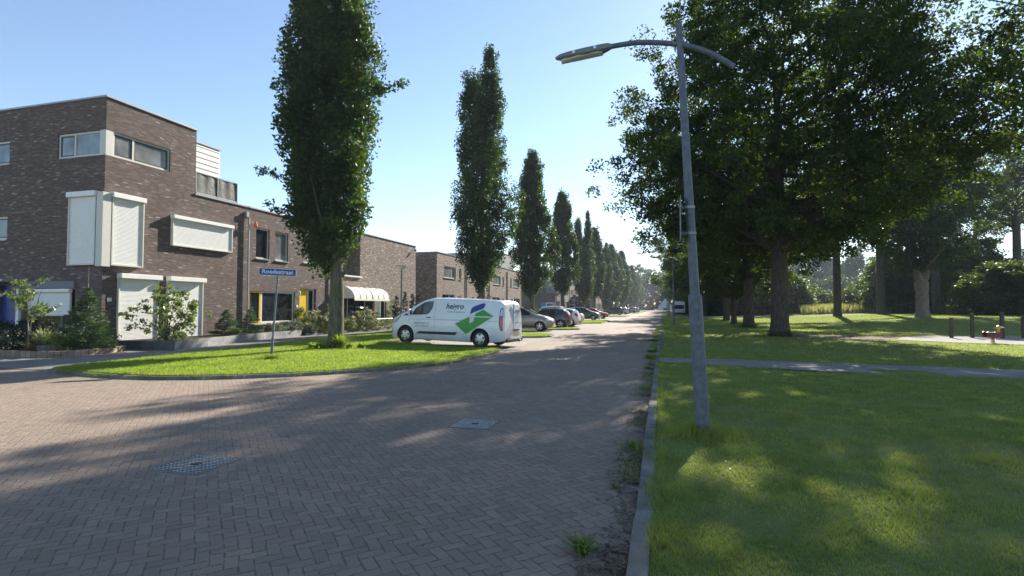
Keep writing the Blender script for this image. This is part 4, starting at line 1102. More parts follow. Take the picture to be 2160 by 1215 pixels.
def roof_cap(root, poly, z, mat='trim', name='roof', over=0.05, h=0.07, roofmat='roofing'):
    """flat roof with a metal edge profile"""
    mb = MB()
    a = sum(poly[i - 1][0] * poly[i][1] - poly[i][0] * poly[i - 1][1] for i in range(len(poly)))
    if a < 0: poly = poly[::-1]
    mb.add([(p[0], p[1], z - 0.02) for p in poly], [tuple(range(len(poly)))])
    r = mb.build(name, MAT[roofmat], root)
    eb = MB(); out = offset_poly(poly, -over); inn = offset_poly(poly, 0.16); n = len(poly)
    vs = [(p[0], p[1], z + 0.003) for p in out] + [(p[0], p[1], z + h) for p in out] + [(p[0], p[1], z + h) for p in inn] + [(p[0], p[1], z - .02) for p in inn]
    fs = []
    for i in range(n):
        j = (i + 1) % n
        fs += [(i, j, n + j, n + i), (n + i, n + j, 2 * n + j, 2 * n + i), (2 * n + i, 2 * n + j, 3 * n + j, 3 * n + i), (3 * n + i, 3 * n + j, j, i)]
    eb.add(vs, fs)
    recalc(eb.build('roof_edge', MAT[mat], r))
    return r

def pipe(root, pts, r=0.045, mat='trim', name='downpipe', boxat=None):
    mb = MB(); mb.tube(pts, r, 10)
    for z in np.arange(pts[0][2] + 0.6, pts[-1][2], 1.7):
        mb.lathe([(r + .012, z - .02), (r + .012, z + .02)], (pts[0][0], pts[0][1], 0), n=10)
    if boxat: mb.box(*boxat)
    return mb.build(name, MAT[mat], root)

X0 = -20.4
FR = ((X0, 0, 0), (0, 1, 0), (1, 0, 0))           # street front: u = y, outwards +x
FS = ((0, 15.4, 0), (1, 0, 0), (0, -1, 0))        # end wall of the corner house: u = x, outwards -y
Y_A0, Y_A1, Y_A2 = 15.4, 19.52, 22.75
ZT, ZL = 9.60, 6.66

# ---- corner house -------------------------------------------------
hA = thing('corner_house', 'tall three storey brown brick corner house with white roller shutters', 'house', (0, 0, 0))
mb = MB()
opA = [(Y_A0, 18.2, 7.38, 8.36, 0.12)]
wall(mb, FR, Y_A0, Y_A1, 0.0, ZT, opA)
wall(mb, FR, Y_A1, Y_A2, 0.0, ZL, [])
XL = -36.0
opS = [(-22.9, X0, 7.38, 8.36, 0.12), (-26.6, -25.55, 7.38, 8.36), (-26.6, -25.55, 4.30, 5.25), (-24.4, -21.75, 0.45, 2.48, 0.22), (-26.1, -24.75, 0.05, 2.48, 0.3)]
wall(mb, FS, XL, X0, 0.0, ZT, opS)
# rest of the mass: back, sides above the lower roof
mb.quad((XL, Y_A0, 0), (XL, Y_A0, ZT), (XL, Y_A2, ZT), (XL, Y_A2, 0))
mb.quad((X0, Y_A1, ZL), (X0, Y_A1, ZT), (XL, Y_A1, ZT), (XL, Y_A1, ZL))
weld(mb.build('wall', MAT['brick'], hA))
roof_cap(hA, [(XL, Y_A0), (X0, Y_A0), (X0, Y_A1), (XL, Y_A1)], ZT)
roof_cap(hA, [(XL, Y_A1 + .01), (X0, Y_A1 + .01), (X0, Y_A2 - .01), (XL, Y_A2 - .01)], ZL, name='lower_roof')
# corner window, two faces meeting on a pale post
window(hA, FR, Y_A0 + 0.30, 18.2, 7.38, 8.36, 0.12, (16.55,), 'cream', panes=['glasscurt', 'glasscurt'], sashes=(0, 1), sill=False, fw=0.08)
window(hA, FS, -22.9, X0 - 0.30, 7.38, 8.36, 0.12, (-22.05,), 'cream', panes=['glassblue', 'glassblue'], sashes=(0,), sill=False, fw=0.08)
mb = MB(); mb.box(X0 - 0.298, Y_A0 + 0.01, 7.383, X0 - 0.01, Y_A0 + 0.298, 8.357)
mb.build('corner_post', MAT['cream'], hA)
for (za, zb) in ((7.38, 8.36), (4.30, 5.25)):
    window(hA, FS, -26.6, -25.55, za, zb, 0.14, (), 'white', 'glassblue', sashes=(0,))
# first floor corner shutters
shutter(hA, FR, Y_A0 + 0.20, 16.92, 3.16, 5.97, 0.12, 0.20, 0.26, 'white roller shutter on the street side of the corner bay')
shutter(hA, FS, -22.0, X0 - 0.20, 3.16, 5.97, 0.12, 0.20, 0.26, 'white roller shutter on the side face of the corner bay')
mb = MB(); mb.box(X0 - 0.15, Y_A0 - 0.17, 3.10, X0 + 0.17, Y_A0 - 0.003, 5.92); mb.box(X0 + 0.003, Y_A0 - 0.003, 3.10, X0 + 0.17, Y_A0 + 0.15, 5.92)
mb.build('bay_post', MAT['cream'], hA)
shutter(hA, FR, 18.28, 21.62, 4.22, 5.55, 0.09, 0.16, 0.23, 'long low white roller shutter on the first floor')
shutter(hA, FR, 15.98, 17.72, 0.06, 2.88, 0.05, 0.20, 0.27, 'left one of the two ground floor door shutters')
shutter(hA, FR, 18.14, 19.98, 0.06, 2.88, 0.05, 0.20, 0.27, 'right one of the two ground floor door shutters')
# side front: fascia, half lowered shutter, dark window, blue door
window(hA, FS, -24.4, -21.75, 0.45, 2.48, 0.2, (-22.6,), 'blueframe', 'glass', fw=0.09, sill=True, sillmat='concdark')
mb = MB(); mb.obox(FS, -24.45, -21.70, 0.004, 0.10, 2.30, 2.56); recalc(mb.build('fascia', MAT['blueframe'], hA))
shutter(hA, FS, -24.1, -21.9, 1.22, 2.27, 0.02, 0.13, 0.16, 'half lowered white roller shutter beside the blue door', 0.055)
mb = MB(); mb.obox(FS, -26.09, -24.76, -0.28, -0.22, 0.06, 2.47)
dr = mb.build('front_door', MAT['blue'], hA); recalc(dr); dr['label'] = 'blue front door at the left picture edge'
mb = MB(); mb.obox(FS, -24.98, -24.94, -0.22, -0.16, 1.0, 1.14); recalc(mb.build('handle', MAT['steel'], dr))
mb = MB(); mb.obox(FS, -24.76, -24.60, -0.05, 0.10, 0.06, 2.30); recalc(mb.build('door_post', MAT['white'], hA))
mb = MB(); mb.obox(FS, -26.5, -24.6, 0.004, 0.7, 2.56, 2.66); recalc(mb.build('porch_canopy', MAT['trim'], hA))
mb = MB(); mb.obox(FR, 15.62, 15.78, 0.003, 0.02, 1.78, 1.92)
pl_ = mb.build('house_number_plate', MAT['white'], hA); recalc(pl_)
# roof terrace
mb = MB(); XC = -21.6
for i in range(11):
    z0 = ZL + 0.1 + i * 0.26; z1 = min(z0 + 0.255, 9.5)
    if z0 >= 9.5: break
    for (p, q) in (((XC, 19.53), (XC, 22.1)), ((XC, 22.1), (-27, 22.1))):
        dx, dy = (0.02, 0) if p[0] == q[0] else (0, 0.02)
        mb.quad((p[0] + dx, p[1] + dy, z0), (q[0] + dx, q[1] + dy, z0), (q[0], q[1], z1), (p[0], p[1], z1))
mb.quad((XC, 19.53, 9.5), (XC, 22.1, 9.5), (-27, 22.1, 9.5), (-27, 19.53, 9.5)); mb.quad((-27, 19.53, ZL), (-27, 22.1, ZL), (-27, 22.1, 9.5), (-27, 19.53, 9.5))
rh = mb.build('roof_house', MAT['lightclad'], hA)
mb = MB(); mb.box(-27.05, 19.53, 9.5, XC + .05, 22.15, 9.56); mb.build('roof_edge', MAT['trim'], rh)
mb = MB(); XR = X0 - 0.02
for yy in (19.56, 20.8, 22.02): mb.box(XR - .04, yy, ZL + .1, XR, yy + .04, 7.72)
mb.box(XR - .04, 19.56, 7.72, XR, 22.06, 7.76); mb.box(XR - .04, 19.56, ZL + .1, XR, 22.06, ZL + .15)
mb.box(XC + .03, 22.02, 7.72, XR - .04, 22.06, 7.76); mb.box(XC + .03, 22.02, ZL + .1, XR - .04, 22.06, ZL + .15)
rl = mb.build('balcony_railing', MAT['trim'], hA)
for (ya, yb) in ((19.6, 20.8), (20.84, 22.02)):
    g = np.random.default_rng(int(ya * 10)); sb = MB(); m = 14
    for i in range(m):
        y0, y1 = ya + (yb - ya) * i / m, ya + (yb - ya) * (i + 1) / m
        o0, o1 = 0.012 * math.sin(i * 0.9), 0.012 * math.sin((i + 1) * 0.9)
        sb.quad((XR - .02 + o0 * .3, y0, ZL + .16), (XR - .02 + o1 * .3, y1, ZL + .16), (XR - .03 + o1, y1, 7.70), (XR - .03 + o0, y0, 7.70))
    sb.build('screen_cloth', MAT['screen'], rl)
pipe(hA, [(X0 + 0.10, 22.72, 0.35), (X0 + 0.10, 22.72, 6.1), (X0 + 0.03, 22.6, 6.35)], 0.045, 'trim', boxat=(X0 + .004, 22.5, 6.15, X0 + .16, 22.66, 6.4))

# ---- house with the yellow door -----------------------------------
hB = thing('terraced_house', 'two storey brown brick house with a yellow door and a yellow framed window', 'house', (0, 0, 0), group='terraced houses of the first row')
YB0, YB1 = 22.75, 29.9
mb = MB()
ops = [(23.35, 24.35, 4.12, 5.72), (24.8, 25.85, 4.12, 5.72), (27.2, 28.28, 4.2, 5.68), (22.98, 26.48, 0.72, 2.42), (26.9, 28.46, 0.1, 2.66, 0.25)]
wall(mb, FR, YB0, YB1, 0, ZL, ops)
mb.quad((XL + 4, YB0, 0), (XL + 4, YB1, 0), (XL + 4, YB1, ZL), (XL + 4, YB0, ZL))
mb.quad((X0, YB0, 0), (XL + 4, YB0, 0), (XL + 4, YB0, ZL), (X0, YB0, ZL))
weld(mb.build('wall', MAT['brick'], hB))
roof_cap(hB, [(XL + 4, YB0 + .01), (X0, YB0 + .01), (X0, YB1 - .01), (XL + 4, YB1 - .01)], ZL)
window(hB, FR, 23.35, 24.35, 4.12, 5.72, sashes=(), fmat='cream', gmat='glass')
window(hB, FR, 24.8, 25.85, 4.12, 5.72, fmat='cream', gmat='glasscurt')
window(hB, FR, 27.2, 28.28, 4.2, 5.68, fmat='cream', gmat='glasscurt')
w1 = window(hB, FR, 22.98, 23.85, 0.72, 2.42, fmat='yellow', gmat='glass', sill=False, fw=0.10); w1['label'] = 'yellow framed narrow window'
w2 = window(hB, FR, 23.86, 26.48, 0.72, 2.42, fmat='white', gmat='glass', sill=False, fw=0.09)
mb = MB(); mb.obox(FR, 22.9, 26.55, -.07, 0.09, 0.655, 0.712); recalc(mb.build('sill', MAT['cream'], w2))
mb = MB(); mb.obox(FR, 26.91, 27.86, -.22, -.17, 0.12, 2.65); dr = mb.build('front_door', MAT['yellow'], hB); recalc(dr); dr['label'] = 'plain yellow front door'
mb = MB(); mb.obox(FR, 27.7, 27.74, -.17, -.11, 1.0, 1.25); recalc(mb.build('handle', MAT['steel'], dr))
window(hB, FR, 27.87, 28.46, 0.12, 2.65, 0.22, fmat='white', gmat='glass', sill=False, name='side_light')
mb = MB(); mb.lathe([(0.0, 2.25), (0.06, 2.25), (0.09, 2.32), (0.09, 2.45), (0.02, 2.5), (0, 2.5)], (X0 + .13, 26.7, 0), n=12); mb.box(X0 + .002, 26.68, 2.45, X0 + .13, 26.72, 2.49)
mb.build('wall_lamp', MAT['white'], hB)
mb = MB(); mb.obox(FR, 26.62, 26.76, 0.003, 0.02, 1.55, 1.70); recalc(mb.build('house_number_plate', MAT['white'], hB))
pipe(hB, [(X0 + 0.07, 29.82, 0.1), (X0 + 0.07, 29.82, 3.6)], 0.045, 'cream')
mb = MB(); c0 = (X0 + 0.25, 23.0, 6.2)
mb.tube([(X0 + .01, 23.0, 6.3), (X0 + .25, 23.0, 6.32)], 0.012, 6); mb.tube([(X0 + .25, 23.0, 6.32), (X0 + .25, 23.02, 6.0)], 0.006, 5)
mb.lathe([(0.005, 6.02), (0.07, 5.9), (0.10, 5.72), (0.05, 5.66), (0.0, 5.66)], (X0 + .25, 23.02, 0), n=9)
tag(mb.build('hanging_ornament', MAT['orange']), 'small orange ornament hanging below the roof beside the downpipe', 'ornament')

# ---- end house with the awning --------------------------------------
hC = thing('terraced_house', 'two storey brown brick end house with a cream awning and a recessed upper floor', 'house', (0, 0, 0), group='terraced houses of the first row')
YC0, YC1 = 29.9, 42.2
mb = MB()
ops = [(29.92, 33.4, 3.72, 6.62, 1.0), (30.9, 35.4, 0.55, 2.5), (35.95, 37.2, 0.05, 2.5, 0.2)]
wall(mb, FR, YC0, YC1, 0, ZL + .1, ops)
# closing walls: back, far end, left part above the neighbour
mb.quad((XL + 4, YC0, 0), (XL + 4, YC1, 0), (XL + 4, YC1, ZL + .1), (XL + 4, YC0, ZL + .1))
mb.quad((X0, YC1, 0), (XL + 4, YC1, 0), (XL + 4, YC1, ZL + .1), (X0, YC1, ZL + .1))
weld(mb.build('wall', MAT['brick2'], hC))
roof_cap(hC, [(XL + 4, YC0), (X0, YC0), (X0, YC1), (XL + 4, YC1)], ZL + .1)
mb = MB()
for i in range(11):
    z0 = 3.74 + i * 0.26
    mb.obox(FR, 29.93, 33.39, -0.99, -0.96, z0, z0 + 0.245)
recalc(mb.build('recess_cladding', MAT['greyclad'], hC))
mb = MB(); mb.obox(FR, 29.8, 33.5, 0.003, 0.12, 3.62, 3.72); recalc(mb.build('recess_ledge', MAT['white'], hC))
window(hC, FR, 30.9, 35.4, 0.55, 2.5, splits=(32.0, 34.2), fmat='cream', gmat='glass', sill=True)
window(hC, FR, 36.45, 37.2, 0.06, 2.5, 0.2, fmat='white', gmat='glass', sill=False, name='side_light')
mb = MB(); mb.obox(FR, 35.96, 36.44, -.19, -.14, 0.06, 2.49); dr = mb.build('front_door', MAT['green'], hC); recalc(dr); dr['label'] = 'green front door'
def awning(ya, yb):
    mb = MB(); m = 8; n = 10
    V = []
    for i in range(n + 1):
        y = ya + (yb - ya) * i / n
        for k in range(m + 1):
            an = PI / 2 * k / m
            V.append((X0 + 0.02 + 1.05 * math.sin(an), y, 2.95 - 0.80 * (1 - math.cos(an))))
    F = [(i * (m + 1) + k, (i + 1) * (m + 1) + k, (i + 1) * (m + 1) + k + 1, i * (m + 1) + k + 1) for i in range(n) for k in range(m)]
    mb.add(V, F, 0, True)
    for y in (ya, yb):
        mb.add([(X0 + .02, y, 2.15)] + [(X0 + 0.02 + 1.05 * math.sin(PI / 2 * k / m), y, 2.95 - 0.80 * (1 - math.cos(PI / 2 * k / m))) for k in range(m + 1)], [tuple(range(m + 2))])
    for i in range(14):   # scalloped valance
        y0, y1 = ya + (yb - ya) * i / 14, ya + (yb - ya) * (i + 1) / 14
        mb.add([(X0 + 1.075, y0, 2.15), (X0 + 1.075, y1, 2.15), (X0 + 1.08, y1, 2.03), (X0 + 1.085, (y0 + y1) / 2, 1.98), (X0 + 1.08, y0, 2.03)], [(0, 1, 2, 3, 4)])
    o = mb.build('awning', MAT['awning'], hC)
    for y in (ya + .02, (ya * 2 + yb) / 3, (ya + yb * 2) / 3, yb - .02):
        rb = MB(); rb.tube([(X0 + 0.02 + 1.065 * math.sin(PI / 2 * k / 8), y, 2.965 - 0.80 * (1 - math.cos(PI / 2 * k / 8))) for k in range(9)], 0.016, 5)
        rb.build('rib', MAT['white'], o)
awning(31.0, 33.35); awning(33.37, 35.7)
mb = MB(); mb.tube([(X0 + .12, 41.7, 6.45), (X0 + .3, 41.7, 6.35)], 0.07, 8); mb.build('security_lamp', MAT['black'], hC)

# ---- further rows ---------------------------------------------------
def row_house(y0, w, label, group, flip=False, endwall=False, extra=0, x0=X0, zl=6.75, mat='brick2', door='teal', detail=True, far_end=False, dep=11):
    h = thing('terraced_house', label, 'house', (0, 0, 0), group=group)
    fr = ((x0, 0, 0), (0, 1, 0), (1, 0, 0)); mb = MB()
    q = (lambda a, b: (y0 + a, y0 + b)) if not flip else (lambda a, b: (y0 + w - b, y0 + w - a))
    wn = [(*q(1.7, 4.8), 4.45, 5.6), (*q(5.75, 6.4), 4.45, 5.6), (*q(1.3, 4.5), 0.8, 2.85), (*q(5.2, 6.3), 0.05, 2.7)]
    wall(mb, fr, y0, y0 + w, 0, zl, wn)
    mb.quad((x0 - dep, y0, 0), (x0 - dep, y0 + w, 0), (x0 - dep, y0 + w, zl), (x0 - dep, y0, zl))
    if True: mb.quad((x0, y0, 0), (x0 - dep, y0, 0), (x0 - dep, y0, zl), (x0, y0, zl))
    if far_end: mb.quad((x0, y0 + w, 0), (x0, y0 + w, zl), (x0 - dep, y0 + w, zl), (x0 - dep, y0 + w, 0))
    weld(mb.build('wall', MAT[mat], h))
    roof_cap(h, [(x0 - dep, y0 + .01), (x0, y0 + .01), (x0, y0 + w - .01), (x0 - dep, y0 + w - .01)], zl)
    c = sum(q(1.7, 4.8)) / 2
    window(h, fr, *wn[0], splits=(c + (.5 if not flip else -.5),), fmat='white', gmat='glasscurt')
    window(h, fr, *wn[1], fmat='white', gmat='glass')
    window(h, fr, *wn[2], splits=(c,), fmat='white', gmat='glass')
    mb = MB(); mb.obox(fr, wn[3][0] + .004, wn[3][1] - .004, -.13, -.08, 0.06, 2.69)
    d_ = mb.build('front_door', MAT[door], h); recalc(d_)
    pipe(h, [(x0 + .07, y0 + w - .1, .1), (x0 + .07, y0 + w - .1, zl - .3)], .05, 'dkframe')
    if extra:
        eb = MB(); eb.box(x0 - dep + 1, y0 + .4, zl - .01, x0 - 1.2, y0 + w - .4, zl + 2.4)
        e_ = eb.build('roof_house', MAT['greyclad'], h)
        eb = MB(); eb.box(x0 - dep + .95, y0 + .35, zl + 2.4, x0 - 1.15, y0 + w - .35, zl + 2.47); eb.build('roof_edge', MAT['trim'], e_)
    return h
G2 = 'terraced houses of the second row'; G3 = 'terraced houses of the third row'; G4 = 'terraced houses of the fourth row'
row_house(46.7, 7.9, 'tan brick house with a double window, first of the second row beyond the alley', G2, endwall=True, mat='brick2', door='white')
row_house(54.6, 7.9, 'second house of the second row, behind the split topped oak', G2, flip=True, door='ochre')
row_house(62.5, 7.9, 'third house of the second row, between the second and third columnar oaks', G2, door='white')
row_house(70.4, 8.0, 'last house of the second row with a grey box on its roof', G2, flip=True, extra=1, far_end=True, door='dkframe')
h3 = row_house(104.8, 8.2, 'third row end house with a dark purple brick wall and a slate blue bay', G3, endwall=True, extra=0, mat='brick', door='teal')
mb = MB(); mb.box(X0 - 1.9, 104.62, 4.4, X0 + 0.25, 108.3, 7.3); mb.build('corner_bay', MAT['blueframe'], h3)
mb = MB(); mb.box(X0 - 1.5, 104.56, 4.9, X0 - 0.1, 104.615, 6.6); mb.build('bay_window', MAT['glasscurt'], h3)
mb = MB(); mb.box(X0 - 3.0, 104.70, 0.05, X0 - 2.0, 104.79, 2.5); o = mb.build('side_door', MAT['teal'], h3)
mb = MB(); mb.box(X0 - 1.9, 104.70, 0.5, X0 - 0.2, 104.79, 2.5); o = mb.build('side_window_frame', MAT['white'], h3)
mb = MB(); mb.box(X0 - 1.75, 104.66, 0.65, X0 - 0.35, 104.70, 2.35); mb.build('pane', MAT['glasscurt'], o)
row_house(113.0, 8.2, 'second house of the third row with a glazed box on the roof', G3, flip=True, extra=1, door='white')
row_house(121.2, 8.2, 'third house of the third row with pale brick', G3, door='white')
row_house(129.4, 8.2, 'fourth house of the third row', G3, flip=True, door='dkframe')
row_house(137.6, 8.2, 'last house of the third row before the side lane', G3, far_end=True, door='white')
for i in range(4):
    row_house(163 + 8.2 * i, 8.2, ('first', 'second', 'third', 'last')[i] + ' house of the farthest row, tiny beyond the parked cars', G4, flip=bool(i % 2), endwall=i == 0, extra=i in (0, 2), far_end=i == 3)
# white gabled house closing the street
wh = thing('gabled_house', 'tiny white gabled house at the far end of the street', 'house', (1.2, 285, -1.2))
mb = MB(); gx = 3.6
mb.add([(-gx, 0, 0), (gx, 0, 0), (gx, 0, 3.2), (0, 0, 7.4), (-gx, 0, 3.2), (-gx, 9, 0), (gx, 9, 0), (gx, 9, 3.2), (0, 9, 7.4), (-gx, 9, 3.2)],
       [(0, 1, 2, 3, 4), (9, 8, 7, 6, 5), (1, 6, 7, 2), (5, 0, 4, 9)])
mb.build('wall', MAT['whitewall'], wh)
mb = MB()
mb.add([(-gx - .3, -.3, 2.9), (0, -.3, 7.6), (0, 9.3, 7.6), (-gx - .3, 9.3, 2.9)], [(0, 1, 2, 3)]); mb.add([(gx + .3, -.3, 2.9), (0, -.3, 7.6), (0, 9.3, 7.6), (gx + .3, 9.3, 2.9)], [(0, 3, 2, 1)])
mb.build('roof', MAT['slate'], wh)
mb = MB(); mb.box(-1, -.06, 1.0, 1, -.01, 2.4); mb.build('window', MAT['glass'], wh)

# ---- planters, walls, fence -----------------------------------------
def wall_run(name, label, cat, pts, h, th, mat, parent=None, joint=None, z0=0.0):
    mb = MB()
    for (a, b) in zip(pts[:-1], pts[1:]):
        a = Vector((*a, 0)); b = Vector((*b, 0)); L = (b - a).length; t = (b - a) / L; n_ = Vector((-t.y, t.x, 0)) * th
        m = max(1, int(round(L / joint))) if joint else 1
        for i in range(m):
            g = 0.004 if joint else 0
            p, q = a + t * (L * i / m + g), a + t * (L * (i + 1) / m - g)
            hh = h + (random.uniform(-.006, .006) if joint else 0)
            mb.add([(p.x, p.y, z0), (q.x, q.y, z0), (q.x + n_.x, q.y + n_.y, z0), (p.x + n_.x, p.y + n_.y, z0), (p.x, p.y, hh), (q.x, q.y, hh), (q.x + n_.x, q.y + n_.y, hh), (p.x + n_.x, p.y + n_.y, hh)],
                   [(0, 3, 2, 1), (4, 5, 6, 7), (0, 1, 5, 4), (1, 2, 6, 5), (2, 3, 7, 6), (3, 0, 4, 7)])
    o = mb.build(name, MAT[mat], parent); recalc(o)
    if label: tag(o, label, cat)
    return o
wall_run('edging_wall', 'low wall of small weathered concrete blocks around the corner flower bed', 'garden wall',
         [(-26, 12.45), (-22.5, 12.3), (-20.2, 12.05), (-18.9, 11.98), (-18.1, 12.1), (-17.72, 12.6), (-17.85, 13.6), (-18.4, 14.8)], 0.20, 0.13, 'blocks', joint=0.42)
pt = thing('long_planter', 'long low grey concrete planter wall along the footpath', 'planter', (0, 0, 0))
wall_run('side_panel', None, None, [(-19.3, 15.22), (-16.9, 15.35)], 0.34, 0.08, 'concdark', pt)
wall_run('side_panel', None, None, [(-16.9, 15.36), (-17.42, 17.4), (-18.0, 19.6), (-18.55, 22.0), (-18.8, 25.0)], 0.33, 0.08, 'conc', pt, joint=1.2)
wall_run('side_panel', None, None, [(-18.8, 25.0), (-20.38, 25.1)], 0.33, 0.08, 'conc', pt)
mb = MB(); mb.add([(-19.3, 15.3, .27), (-17.0, 15.4, .27), (-17.5, 17.4, .27), (-18.1, 19.6, .27), (-18.63, 22.0, .27), (-18.88, 25.0, .27), (-20.3, 25.05, .27), (-20.3, 20.0, .27), (-20.3, 15.5, .27)], [tuple(range(9))])
mb.build('soil', MAT['soil'], pt)
mb = MB(); mb.box(-0.28, -0.14, 0, 0.28, 0.14, 0.30)
o = mb.build('stone_block', MAT['concdark']); bm = bmesh.new(); bm.from_mesh(o.data); bmesh.ops.bevel(bm, geom=bm.edges[:], offset=0.012, segments=2, affect='EDGES'); bm.to_mesh(o.data); bm.free()
o.location = (-18.75, 12.45, 0.05); o.rotation_euler.z = -0.2; tag(o, 'grey stone block standing in front of the large spruce', 'stone block')
wall_run('garden_kerb', 'low concrete edging along the front garden of the yellow door house', 'kerb', [(-18.8, 25.4), (-18.72, 31), (-18.68, 42)], 0.12, 0.08, 'conc', joint=1.0)
fc = thing('garden_fence', 'thin black metal garden fence beside the blossoming bushes', 'fence', (-18.5, 32.4, 0.0))
for i in range(4):
    mb = MB(); mb.tube([(0, i * 1.5, 0), (0, i * 1.5, 0.82)], 0.022, 6); mb.build('post', MAT['black'], fc)
for zz in (0.25, 0.78):
    mb = MB(); mb.tube([(0, 0, zz), (0, 4.5, zz)], 0.016, 6); mb.build('rail', MAT['black'] if zz < .5 else MAT['trim'], fc)
# garden chair
ch = thing('garden_chair', 'white garden chair behind the large spruce', 'chair', (-20.25, 14.35, 0.1), 0.5)
mb = MB(); mb.box(-.25, -.25, .40, .25, .25, .44); mb.build('seat', MAT['white'], ch)
mb = MB(); mb.add([(-.25, .25, .44), (.25, .25, .44), (.24, .36, .95), (-.24, .36, .95), (-.25, .28, .44), (.25, .28, .44), (.24, .39, .95), (-.24, .39, .95)], [(0, 1, 2, 3), (5, 4, 7, 6), (3, 2, 6, 7), (0, 3, 7, 4), (1, 5, 6, 2), (0, 4, 5, 1)]); mb.build('backrest', MAT['white'], ch)
for sx in (-1, 1):
    for sy in (-1, 1):
        mb = MB(); mb.tube([(.22 * sx, .22 * sy, .40), (.25 * sx, .26 * sy, 0)], .02, 6); mb.build('leg', MAT['white'], ch)

# ------------------------------------------------------------------ text
def text_mesh(name, s, size, mat, parent, M4, bold=0.0, shear=0.0, depth=0.0015, sx=1.0):
    c = bpy.data.curves.new(name, 'FONT'); c.body = s; c.size = size; c.align_x = 'CENTER'; c.align_y = 'CENTER'
    c.offset = bold; c.shear = shear; c.extrude = depth; c.resolution_u = 3
    t = bpy.data.objects.new('tmp', c); COL.objects.link(t)
    dg = bpy.context.evaluated_depsgraph_get()
    me = bpy.data.meshes.new_from_object(t.evaluated_get(dg))
    bpy.data.objects.remove(t); bpy.data.curves.remove(c)
    me.name = name
    me.transform(M4 @ Matrix.Diagonal((sx, 1, 1, 1)))
    me.materials.clear()
    return link_mesh(name, me, MAT[mat], parent)

# ------------------------------------------------------------------ street furniture
# near street lamp, leaning a little to the left
def lamp_post(name, label, loc, lean=(-0.24, -0.067), Hh=5.25, s=1.0, group='street lamps with a curved arm', plate=True):
    root = thing(name, label, 'street lamp', loc, 0, group)
    L = lambda z: (lean[0] * z / 5.25, lean[1] * z / 5.25)
    mb = MB(); pts = [(*L(z), z) for z in (-.1, .6, 1.74, 1.76)]
    mb.tube(pts, [.088, .086, .083, .062], 24)
    mb.build('pole_base', MAT['galv'], root)
    mb = MB(); mb.tube([(*L(z), z) for z in (1.75, 3.0, 4.2, Hh)], [.060, .054, .046, .040], 24)
    pole = mb.build('pole', MAT['galv'], root)
    if plate:
        for z in (2.53, 2.86):
            mb = MB(); mb.lathe([(.055, -.014), (.064, -.014), (.064, .014), (.055, .014)], (*L(z), z), n=24); mb.build('clamp', MAT['steel'], pole)
        mb = MB(); x_, y_ = L(2.7)
        mb.box(x_ - .125, y_ - .22, 2.44, x_ - .118, y_ + .16, 2.99); mb.box(x_ - .118, y_ - .02, 2.84, x_ - .05, y_ + .02, 2.88); mb.box(x_ - .118, y_ - .02, 2.51, x_ - .05, y_ + .02, 2.55)
        mb.build('edge_on_sign_plate', MAT['galv'], root)
    cx, cy = L(4.93)
    def bz(ts, P):
        out = []
        for t in ts: out.append(sum((Vector(p) * math.comb(len(P) - 1, i) * t ** i * (1 - t) ** (len(P) - 1 - i) for i, p in enumerate(P)), Vector((0, 0, 0))))
        return out
    P = [(.64 + cx, cy, 4.60), (.34 + cx, cy, 4.82), (0.0 + cx, cy, 4.965), (-.5 + cx, cy, 5.06), (-.90 + cx, cy, 5.055)]
    # smooth arm through the points
    fine = []
    for i in range(len(P) - 1):
        p0, p1, p2, p3 = [Vector(P[max(0, min(len(P) - 1, k))]) for k in (i - 1, i, i + 1, i + 2)]
        for q in range(6):
            t = q / 6
            fine.append(0.5 * ((2 * p1) + (p2 - p0) * t + (2 * p0 - 5 * p1 + 4 * p2 - p3) * t * t + (3 * p1 - p0 - 3 * p2 + p3) * t ** 3))
    fine.append(Vector(P[-1]))
    mb = MB(); mb.tube(fine, [.030 + .0008 * i for i in range(len(fine))][::-1] if False else [.034] * len(fine), 14)
    mb.build('arm', MAT['galv'], root)
    # head: long flattened shell with a pale lens underneath
    hd = MB(); V = []; F = []; n = 18; st = [(0, .035, .035, 0), (.05, .07, .055, 0), (.14, .10, .070, -.012), (.35, .115, .072, -.014), (.58, .105, .062, -.008), (.70, .075, .045, 0), (.765, .03, .02, .004)]
    for (d, wy, hz, dz) in st:
        for k in range(n):
            an = 2 * PI * k / n
            zz = math.sin(an) * hz; zz = max(zz, -hz * .55)
            V.append((-d, math.cos(an) * wy, zz + dz))
    for i in range(len(st) - 1):
        for k in range(n):
            F.append((i * n + k, i * n + (k + 1) % n, (i + 1) * n + (k + 1) % n, (i + 1) * n + k))
    F.append(tuple(range(n))); F.append(tuple((len(st) - 1) * n + k for k in range(n - 1, -1, -1)))
    hd.add(V, F, 0, True)
    h = hd.build('lamp_head', MAT['lamphead'], root, sharp=50); h.location = (-.86 + cx, cy, 5.055); h.rotation_euler = (math.radians(8), math.radians(-5.5), 0)
    ln = MB(); V = []; F = []; st = [(.13, .075), (.2, .092), (.45, .098), (.62, .075), (.69, .045)]
    for (d, wy) in st:
        for k in range(7):
            an = PI + PI * k / 6
            V.append((-d, math.cos(an) * wy, -.036 + math.sin(an) * .05))
    for i in range(len(st) - 1):
        for k in range(6): F.append((i * 7 + k, i * 7 + k + 1, (i + 1) * 7 + k + 1, (i + 1) * 7 + k))
    ln.add(V, F, 0, True); ln.build('lens', MAT['lens'], h)
    for d in (.22, .5):
        c_ = MB(); c_.box(-d - .018, -.116, -.012, -d + .018, -.104, .022); c_.build('clip', MAT['rim'], h)
    root.scale = (s, s, s)
    return root
lp = lamp_post('street_lamp', 'large grey steel street lamp near the kerb with its arm over the road', (0.45, 6.87, 0.03), s=0.955)
